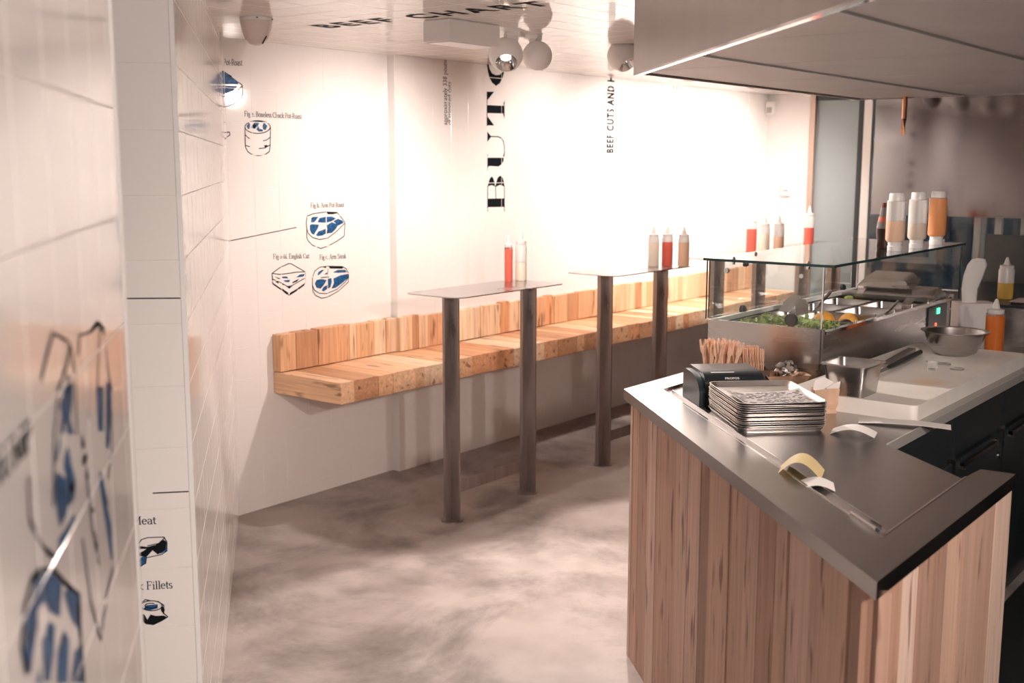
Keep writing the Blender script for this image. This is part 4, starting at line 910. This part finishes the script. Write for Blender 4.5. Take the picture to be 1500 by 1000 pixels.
# receipt printer
pf = Vector((-.245, -2.598, ZR))
pr = thing('receipt_printer', 'black receipt printer with a curved lid behind the tray stack', 'printer', tuple(pf))
def extr(prof, w0, w1, base):
    """profile (depth along u1, height) swept along u2 from w0 to w1"""
    n = len(prof); P = [base+u1*a+u2*w0+Vector((0, 0, h)) for a, h in prof]+[base+u1*a+u2*w1+Vector((0, 0, h)) for a, h in prof]
    F = [(i, (i+1) % n, n+(i+1) % n, n+i) for i in range(n)]+[tuple(reversed(range(n))), tuple(range(n, 2*n))]
    return MB().add(P, F)
prof = [(0, 0), (0, .055)]+[(.045-.045*math.cos(math.radians(a)), .055+.045*math.sin(math.radians(a))) for a in (20, 40, 60, 80)]+[(.06, .101), (.19, .101), (.2, .094), (.2, 0)]
extr(prof, .02, .21, pf).build('body', M_BLACK, pr, True)
prof2 = [(0, 0), (.0, .04)]+[(.115-.115*math.cos(math.radians(a)), .04+.053*math.sin(math.radians(a))) for a in (15, 30, 45, 60, 75)]+[(.17, .092), (.195, .085), (.2, 0)]
extr(prof2, 0, .019, pf).build('side_cheek', mat('dark_blue_plastic', (.03, .045, .058), rough=.35), pr, True)
a = math.radians(78); q = pf+u1*(.045-.045*math.cos(a))+Vector((0, 0, .055+.045*math.sin(a)))
n_ = (-u1*math.cos(a)+UP*math.sin(a)).normalized(); vv = (u1*math.sin(a)+UP*math.cos(a)).normalized()
PP = Plane(q+n_*.0012, u2, vv, n_, 0, 0)
MB().sheet([[PP.at(s, t, .001) for t in (-.004, .002)] for s in (.045, .08, .12)]).build('paper_slot', M_TRIM, pr)
a = math.radians(42); n_ = (-u1*math.cos(a)+UP*math.sin(a)).normalized(); vv = (u1*math.sin(a)+UP*math.cos(a)).normalized()
PF = Plane(pf+u1*(.045-.045*math.cos(a))+Vector((0, 0, .055+.045*math.sin(a))), u2, vv, n_, 0, 0)
print_on(PF, fit(sans_text('PROFOS', .02), (.085, -.004), (.045, 0), (0, .0075)), M_TRIM, pr, 'lettering', 'small white maker lettering', h=.0012, clip=False)
# wooden cutlery in a low dark holder
fc = Vector((.193, -2.492, ZR)); w1 = Vector((.62, -.785, 0)); w2 = Vector((.785, .62, 0))
hd = thing('cutlery_holder', 'low dark open holder packed with wooden cutlery', 'holder', tuple(fc))
hb = MB(); rot = math.atan2(w1.y, w1.x)
for du_, dv_, sx, sy in ((0, -.055, .22, .006), (0, .055, .22, .006), (-.11, 0, .006, .104), (.11, 0, .006, .104)):
    hb.box(fc+w1*du_+w2*dv_+Vector((0, 0, .025)), (sx, sy, .05), rz=rot)
hb.box(fc+Vector((0, 0, .002)), (.22, .11, .004), rz=rot)
hb.build('holder_box', mat('dark_brown_board', (.09, .045, .03), rough=.6), hd)
fk = MB(); sh = [(-.006, 0), (.006, 0), (.0065, .09), (.012, .105), (.0125, .15), (.006, .155), (.0045, .125), (.0015, .125), (.0, .152), (-.0015, .125), (-.0045, .125), (-.006, .155), (-.0125, .15), (-.012, .105), (-.0065, .09)]
fk2 = [(p[0], p[1]) for p in sh]
tri = MB().prism(fk2, -.0008, .0008)
tri.v = [Vector((v.x, v.z, v.y)) for v in tri.v]     # stands up along z
fork0 = tri.build('wooden_fork', M_LWOOD, None, origin=(0, 0, 0)); rg = random.Random(21)
nf = 0
for i in range(34):
    for bundle in (0, 1):
        if bundle == 1 and i >= 26: continue
        o = fork0 if nf == 0 else fork0.copy()
        if nf: COL.objects.link(o)
        nf += 1
        if bundle == 0:
            p = fc+w1*rg.uniform(-.1, .01)+w2*rg.uniform(-.04, .04); e = (rg.uniform(-.2, .2), rg.uniform(-.22, .22), rot+rg.uniform(-1.1, 1.1)); z = .004+rg.uniform(0, .016)
        else:
            p = fc+w1*(.03+.07*(i % 13)/13)+w2*(-.035+.07*(i//13)); e = (-.12, .30+rg.uniform(-.05, .05), rot+1.15+rg.uniform(-.08, .08)); z = .008
        o.location = p+Vector((0, 0, z-(.030 if bundle else 0)*0)); o.rotation_euler = e; o.scale = (1, 1, .86 if bundle == 0 else .74)
        tag(o, 'upright wooden fork in the loosely packed half of the dark holder' if bundle == 0 else 'slanted wooden fork in the fanned bundle in the dark holder', 'fork', 'loose wooden forks' if bundle == 0 else 'fanned wooden forks')
# kraft paper boat with crumpled foil
kb = Zp(1147, 563, ZR); kb.z = ZR; kb = kb+w1*.012+w2*.012
bo = MB(); P0 = [(-.05, -.03), (.05, -.03), (.05, .03), (-.05, .03)]; P1 = [(-.075, -.05), (.075, -.05), (.075, .05), (-.075, .05)]
W2 = lambda p, z: kb+w1*p[0]+w2*p[1]+Vector((0, 0, z))
bo.add([W2(p, .0005) for p in P0]+[W2(p, .033+.006*((i % 2))) for i, p in enumerate(P1)]+[W2((p[0]*.96, p[1]*.94), .033+.006*((i % 2))) for i, p in enumerate(P1)]+[W2((p[0]*.97, p[1]*.95), .002) for p in P0],
       [(3, 2, 1, 0)]+[(k*4+j, k*4+(j+1) % 4, k*4+4+(j+1) % 4, k*4+4+j) for k in range(3) for j in range(4)]+[(12, 13, 14, 15)])
tag(bo.build('paper_boat', M_KRAFT), 'brown kraft paper boat holding crumpled foil', 'paper boat')
fb = blob(kb+Vector((0, 0, .045)), .04, M_FOIL, 'foil', 3, 3, .22, (1.15, .9, .85), 5); rg = random.Random(77)
fb.v = [v+Vector((rg.uniform(-.004, .004), rg.uniform(-.004, .004), rg.uniform(-.004, .004))) for v in fb.v]
fb.v = [Vector((v.x, v.y, max(v.z, ZR+.003))) for v in fb.v]
tag(fb.build('crumpled_foil', M_FOIL), 'crumpled ball of silver foil in the paper boat', 'foil')
# kraft bag with napkins
bg = Zp(1207, 603, ZR); bg.z = ZR
bag = MB(); hs = [(0, .034, .022), (.012, .030, .020), (.03, .035, .024), (.055, .036, .025), (.072, .038, .026)]
for k, (z, a, c) in enumerate(hs):
    bag.v += [bg+w1*(a*sx)+w2*(c*sy)+Vector((0, 0, z+(.006 if (k == 4 and sx > 0) else 0))) for sx, sy in ((-1, -1), (.1, -1.12), (1, -1), (1.08, 0), (1, 1), (-.1, 1.1), (-1, 1), (-1.06, 0))]
bag.f = [(k*8+j, k*8+(j+1) % 8, k*8+8+(j+1) % 8, k*8+8+j) for k in range(4) for j in range(8)]+[tuple(reversed(range(8)))]
tag(bag.build('paper_bag', M_KRAFT), 'small open brown paper bag stuffed with white napkins', 'bag')
for k, (a0, a1, z0, z1, off, lab) in enumerate(((-.040, .012, .03, .108, .006, 'white paper napkin rising highest from the brown bag'), (-.004, .034, .03, .100, -.010, 'white paper napkin folded over the edge of the brown bag'))):
    g_ = [[bg+w1*(a0+(a1-a0)*s+(.012*t if k == 0 else .008*t))+w2*(off+.006*math.sin(3*s+t*2))+Vector((0, 0, z0+(z1-z0)*t*(1-.35*abs(s-.45 if k == 0 else s-.95)))) for t in (0, .5, 1)] for s in (0, .25, .5, .75, 1)]
    tag(MB().sheet(g_, .002).build('napkin', M_PAPER, None, True), lab, 'napkin', 'napkins in the brown bag')
# receipts, yellow slip, pen
def arch(p0, p1, wd, h, m, name, label, cat, lift=.001, n=10, skew=0.):
    p0, p1 = Vector(p0), Vector(p1); d_ = p1-p0; s_ = d_.cross(UP).normalized()
    g_ = []
    for i in range(n+1):
        t = i/n; z = lift+h*math.sin(math.pi*t)
        g_.append([p0+d_*t+s_*(wd*(k-.5)+skew*t)+Vector((0, 0, z)) for k in (0, .5, 1)])
    return tag(MB().sheet(g_, .0008).build(name, m, None, True), label, cat)
zz = lambda px, py: Zp(px, py, ZR)
arch(zz(1218, 632), zz(1283, 638), .075, .018, M_PAPER, 'receipt', 'short curled white receipt beside the tray stack', 'receipt')
arch(zz(1258, 617), zz(1393, 627), .065, .006, M_PAPER, 'receipt', 'long white receipt reaching over the worktop edge', 'receipt', lift=.002)
arch(zz(1140, 690), zz(1205, 696), .095, .038, M_YPAPER, 'paper_slip', 'yellowish paper slip curled into an arch', 'paper')
arch(zz(1172, 711), zz(1222, 714), .075, .012, M_PAPER, 'receipt', 'small white receipt next to the curled yellow slip', 'receipt')
a, c = Zp(1247, 752, HC), Zp(1288, 780, HC)
pn = thing('pen', 'slim silver pen with a dark tip lying along the raised counter edge', 'pen', tuple((a+c)/2))
MB().tube([a+Vector((0, 0, .0035)), a+(c-a)*.9+Vector((0, 0, .0035))], .0034, 8).build('barrel', M_STEEL, pn, True)
MB().tube([a+(c-a)*.9+Vector((0, 0, .0035)), c+Vector((0, 0, .0035))], [.0034, .0015], 8).build('tip', M_BLACK, pn, True)
# ================================================================== cutting board and things on it
BZ = ZR+.048
nt = M_BOARD.node_tree; bs = nt.nodes['Principled BSDF']; lk = bs.inputs['Base Color'].links[0].from_socket
tcb = nd(nt, 'ShaderNodeTexCoord'); sp_ = nd(nt, 'ShaderNodeVectorMath', operation='DISTANCE'); sp_.inputs[1].default_value = (-.20, -.10, .024)
nz = nd(nt, 'ShaderNodeTexNoise'); nz.inputs['Scale'].default_value = 14; av = nd(nt, 'ShaderNodeMath', operation='MULTIPLY_ADD'); av.inputs[1].default_value = .16
nt.links.new(tcb.outputs['Object'], sp_.inputs[0]); nt.links.new(tcb.outputs['Object'], nz.inputs['Vector']); nt.links.new(nz.outputs['Fac'], av.inputs[0]); nt.links.new(sp_.outputs['Value'], av.inputs[2])
rb = nd(nt, 'ShaderNodeMapRange'); rb.inputs['From Min'].default_value = .08; rb.inputs['From Max'].default_value = .17; rb.inputs['To Min'].default_value = .55; rb.inputs['To Max'].default_value = 0
nt.links.new(av.outputs[0], rb.inputs['Value']); mxb = nd(nt, 'ShaderNodeMix', data_type='RGBA'); mxb.inputs['B'].default_value = (.85, .52, .2, 1)
nt.links.new(rb.outputs[0], mxb.inputs['Factor']); nt.links.new(lk, mxb.inputs['A']); nt.links.new(mxb.outputs['Result'], bs.inputs['Base Color'])
tag(MB().prism(rrect(-.045, 1.16, -3.205, -2.79, .02), ZR, BZ).build('cutting_board', M_BOARD), 'thick white plastic cutting board along the worktop edge', 'cutting board')
pc = Zp(1250, 530, BZ+.098); px0, py0 = pc.x, pc.y
t = pan_mesh(px0-.085, px0+.085, py0-.078, py0+.078, BZ+.098, .098, lip=.012, sl=.010).build('gastro_pan', M_STEEL, None, True); tag(t, 'deep square steel pan standing empty on the cutting board', 'pan')
bc = Zp(1397, 519, BZ)
bw = MB().lathe([(.055, 0), (.078, .012), (.097, .05), (.109, .085), (.122, .088), (.122, .0905), (.106, .088), (.094, .052), (.075, .016), (.0, .008)], (bc.x, bc.y, BZ), 32, close=False)
bw.f.append(tuple(reversed(range(32))))
tag(bw.build('mixing_bowl', M_STEEL, None, True), 'round steel mixing bowl on the cutting board', 'bowl')
M_CLR = mat('clear_plastic', (.95, .95, .94), rough=.05, trans=.9, ior=1.3)
cp = Zp(1365, 541, BZ)
tag(MB().lathe([(.016, 0), (.021, .028), (.0225, .0285), (.02, .0275), (.015, .002)], (cp.x, cp.y, BZ+.0003), 18).build('portion_cup', M_CLR, None, True), 'tiny clear plastic portion cup on the cutting board', 'cup')
for px, py, lab in ((1383, 534, 'clear round cup lid behind the portion cup'), (1402, 541, 'clear round cup lid at the right of the portion cup')):
    q = Zp(px, py, BZ); tag(MB().lathe([(.023, 0), (.024, .003), (.022, .005), (.0, .004)], (q.x, q.y, BZ+.0003), 20).build('cup_lid', M_CLR, None, True), lab.replace('at the right of', 'next to'), 'lid')
a, c = Zp(1302, 543, BZ), Zp(1348, 520, BZ)
kn = thing('kitchen_knife', 'kitchen knife with a black handle at the back of the cutting board', 'knife', tuple(a))
s_ = (c-a).cross(UP).normalized()
MB().tube([a+Vector((0, 0, .012)), (a+c)/2+Vector((0, 0, .012)), c+Vector((0, 0, .012))], [.008, .011, .009], 8).build('handle', M_BLACK, kn, True)
e = a-(c-a)*1.1
MB().prism([tuple(v.xy) for v in (a+s_*.012, a-s_*.012, e-s_*.004)], BZ+.010, BZ+.0125).build('blade', M_STEEL, kn)
a, c = Zp(1296, 538, BZ), Zp(1336, 514, BZ)
s_ = (c-a).cross(UP).normalized()
tag(MB().prism([tuple(v.xy) for v in (a+s_*.018, a-s_*.018, c-s_*.014, c+s_*.014)], BZ, BZ+.012).build('bench_scraper', M_STEEL), 'flat steel scraper bar lying beside the case on the cutting board', 'scraper')
# white tub with a paper cone, orange bottle
tub = Zp(1424, 484, ZR); tub.z = ZR
tb_ = MB().prism([tuple((tub+w1*p[0]+w2*p[1]).xy) for p in rrect(-.085, .085, -.06, .06, .02)], ZR, ZR+.13); tag(tb_.build('white_tub', mat('white_tub_plastic', (.74, .70, .68), rough=.5)), 'square white tub at the end of the glass case', 'tub')
cn = MB(); rings = [(0, .0, .032, .014), (.06, -.002, .036, .016), (.12, .012, .044, .018), (.17, .026, .043, .016), (.195, .03, .030, .010), (.2, .026, .01, .005)]
for z, dx, a_, c_ in rings:
    cn.v += [tub+w1*(-.02+dx+a_*math.cos(q_)*(1+.12*math.sin(5*q_)))+w2*(c_*math.sin(q_))+Vector((0, 0, ZR*0+.13+z)) for q_ in [2*math.pi*k/16 for k in range(16)]]
cn.f = [(k*16+j, k*16+(j+1) % 16, k*16+16+(j+1) % 16, k*16+16+j) for k in range(5) for j in range(16)]+[tuple(reversed(range(16))), tuple(80+k for k in range(16))]
tag(cn.build('paper_cone', M_PAPER, None, True), 'crumpled white paper sleeve standing on the white tub', 'paper sleeve')
q = Zp(1455, 515, ZR)
squeeze_bottle((q.x, q.y, ZR), .036, .215, mat('chilli_sauce', (.62, .16, .03), rough=.3), .98, 'orange chilli sauce squeeze bottle beyond the mixing bowl', 'squeeze bottles on the kitchen side')
# griddle at the far end of the worktop
gx0, gx1 = 2.16, 3.25
zg = 1.03
gr = thing('griddle', 'black griddle with steel front and splash back at the far end of the worktop', 'griddle', (2.6, -2.8, ZR))
MB().bb(gx0, gx1, -3.2, -2.45, ZR, zg-.012).build('body', M_STEEL, gr)
MB().bb(gx0+.01, gx1-.01, -3.19, -2.46, zg-.0118, zg).build('hot_plate', M_DARK, gr)
MB().bb(gx1-.02, gx1, -3.2, -2.45, zg, zg+.26).build('splash_back', mat('splash_steel', (.12, .13, .13), rough=.35, metal=.8), gr)
MB().bb(gx0-.004, gx0, -3.2, -2.45, ZR+.02, zg-.02).build('front_panel', M_STEEL, gr)
q = Zp(1472, 437, zg); squeeze_bottle((q.x, q.y, zg), .036, .2, OIL, .52, 'clear squeeze bottle half full of golden oil on the griddle', 'squeeze bottles on the kitchen side')
q = Zp(1490, 478, zg)
rk = thing('wire_rack', 'small steel wire rack at the near end of the griddle', 'rack', (2.3, -3.0, zg))
for k in range(7): MB().tube([(2.2+k*.03, -3.15, zg+.012), (2.2+k*.03, -2.86, zg+.012)], .003, 6).build('wire', M_CHROME, rk)
for y in (-3.14, -2.87): MB().tube([(2.19, y, zg+.005), (2.39, y, zg+.005)], .005, 6).build('rail', M_CHROME, rk)
# ================================================================== ceiling fittings
def lamp(mount_px, centre_px, aim, r, label, first=False, pos=None):
    if pos is None:
        m = Zp(*mount_px, ZC); dep = (m-CAM).dot(_f); rr = ray(*centre_px); c = CAM+rr*dep
    else: c = Vector(pos); m = Vector((c.x, c.y, ZC))
    t = thing('ball_spotlight', label, 'lamp', (m.x, m.y, ZC), 'white ball spotlights on the ceiling')
    MB().box((m.x, m.y, ZC-.008), (.085, .06, .016), rz=.4).build('ceiling_plate', M_WHITE, t)
    MB().tube([(m.x, m.y, ZC-.015), c+Vector((0, 0, r*.9))], .026, 14).build('stem', M_WHITE, t, True)
    Q = (Vector(aim)-c).to_track_quat('Z', 'Y').to_matrix()
    oa = 42
    prof = [(.0005, -r)]+[(r*math.sin(math.radians(a)), -r*math.cos(math.radians(a))) for a in range(12, 181-oa, 9)]
    ro = prof[-1][0]
    MB().lathe(prof+[(ro*.93, prof[-1][1]+.001)], c, 28, M=Q, close=False).build('ball', M_WHITE, t, True)
    zr = prof[-1][1]
    MB().lathe([(ro*.93, zr+.001), (ro*.7, zr-r*.3), (ro*.35, zr-r*.62), (.006, zr-r*.7)], c, 28, M=Q, close=False).build('reflector', M_CHROME, t, True)
    MB().lathe([(.014, zr-r*.62), (.014, zr-r*.45), (.004, zr-r*.42)], c, 12, M=Q).build('bulb', mat('bulb', (1, .9, .8), rough=.3, emit=(1, .86, .74), estr=2.5), t, True)
    return t
lamp((756, 48), (741, 80), (-.6, -2.2, .6), .074, 'white ball spotlight showing its reflector, next to a white ceiling box')
lamp((781, 52), (787, 82), (1.6, -.4, 0), .066, 'white ball spotlight turned away, behind another ball spotlight')
lamp((912, 66), (912, 82), (1.2, -2.6, .6), .074, 'ball spotlight with its mirrored opening showing beside the hood')
for k, (a, b_, p_) in enumerate(WALL_LAMPS):
    lamp(None, None, b_, .074, 'ball spotlight aimed at the bench wall, '+('closest to the shop front', 'second from the shop front', 'third from the shop front', 'fourth from the shop front')[3-k], pos=Vector(a)-(Vector(b_)-Vector(a)).normalized()*.09)
m = Zp(659, 26, ZC)
bx_ = thing('ceiling_box', 'plain white rectangular box fixed to the ceiling', 'box', (m.x+.15, m.y+.065, ZC))
MB().bb(m.x, m.x+.31, m.y, m.y+.14, ZC-.085, ZC-.0005, bev=.004).build('housing', M_WHITE, bx_)
MB().bb(m.x+.01, m.x+.30, m.y+.01, m.y+.13, ZC-.089, ZC-.0852).build('base_plate', M_TRIM, bx_)
m = Zp(375, 26, ZC)
dl = thing('ceiling_dome', 'white half-dome fitting with a slot, fixed to the ceiling near the slanted wall', 'ceiling fitting', (m.x, m.y, ZC))
MB().lathe([(.062, -.012), (.062, -.0005)], (m.x, m.y, ZC), 28).build('mounting_ring', M_WHITE, dl, True)
MB().lathe([(.012, -.105), (.030, -.098), (.045, -.078), (.056, -.045), (.061, -.0125)], (m.x, m.y, ZC), 28).build('dome', mat('cream_plastic', (.72, .62, .57), rough=.4), dl, True)
for px in (358, 390): q = Zp(px, 27, ZC-.006); 
q1, q2 = Zp(389, 50, ZC-.07), Zp(382, 60, ZC-.098)
MB().tube([m+Vector((.006, -.052, -.072)), m+Vector((.001, -.032, -.100))], .0025, 6).build('slot', M_BLACK, dl)
for a in (-.9, -2.2): MB().lathe([(.004, 0), (.004, .004)], (m.x+.062*math.cos(a), m.y+.062*math.sin(a), ZC-.008), 8).build('screw', M_BLACK, dl)
# wall fittings on the end wall
s_ = Xp(1126, 160, XE-.02)
sn = thing('motion_sensor', 'small white motion sensor high in the corner by the door frame', 'sensor', (XE-.03, -.09, s_.z))
MB().bb(XE-.05, XE-.001, -.125, -.056, s_.z-.045, s_.z+.06, bev=.006).build('housing', M_TRIM, sn)
MB().bb(XE-.056, XE-.0505, -.112, -.07, s_.z-.03, s_.z+.015).build('lens', mat('sensor_lens', (.45, .42, .40), rough=.3), sn)
s_ = Xp(1153, 276, XE)
sw2 = thing('light_switch', 'white light switch box on the short wall by the door frame', 'switch', (XE, s_.y, s_.z))
MB().bb(XE-.03, XE-.001, s_.y-.035, s_.y+.035, s_.z-.06, s_.z+.05, bev=.004).build('box', M_TRIM, sw2)
MB().bb(XE-.036, XE-.031, s_.y-.02, s_.y+.02, s_.z-.01, s_.z+.03).build('rocker', M_WHITE, sw2)
MB().bb(XE-.033, XE-.0305, s_.y-.02, s_.y+.02, s_.z-.022, s_.z-.015).build('slot', mat('grey_slot', (.3, .26, .24), rough=.5), sw2)
# ================================================================== outside the shop front
fac = thing('street_building', 'blue-grey building across the street seen through the glazing', 'building', (10.5, -3, 0))
MB().bb(10.5, 10.8, -9, 5, 0, 7).build('facade', mat('facade_blue', (.035, .10, .17), rough=.6, var=.3, vscale=1.5), fac)
for k in range(7):
    y = 1.6-k*1.15
    f_ = MB().bb(10.42, 10.5, y-.32, y+.32, .5, 2.6).build('window', mat('window_trim_pale', (.55, .57, .56), rough=.5), fac)
    MB().bb(10.40, 10.418, y-.25, y+.25, .58, 2.5).build('pane', mat('street_pane', (.06, .13, .19), rough=.1), f_)
aw = MB().add([(8.2, -6.5, 1.55), (8.2, -2.6, 1.55), (9.2, -2.6, 2.3), (9.2, -6.5, 2.3), (8.2, -6.5, 1.6), (8.2, -2.6, 1.6), (9.2, -2.6, 2.35), (9.2, -6.5, 2.35)], [(3, 2, 1, 0), (4, 5, 6, 7), (0, 1, 5, 4), (1, 2, 6, 5), (2, 3, 7, 6), (3, 0, 4, 7)])
t = thing('street_awning', 'dark sloping awning on posts outside the shop window', 'awning', (9, -4.5, 0)); aw.build('canopy', mat('awning_navy', (.02, .035, .06), rough=.6), t)
for y in (-6.4, -2.7): MB().bb(8.22, 8.27, y-.025, y+.025, 0, 1.555).build('post', M_TRIM, t)
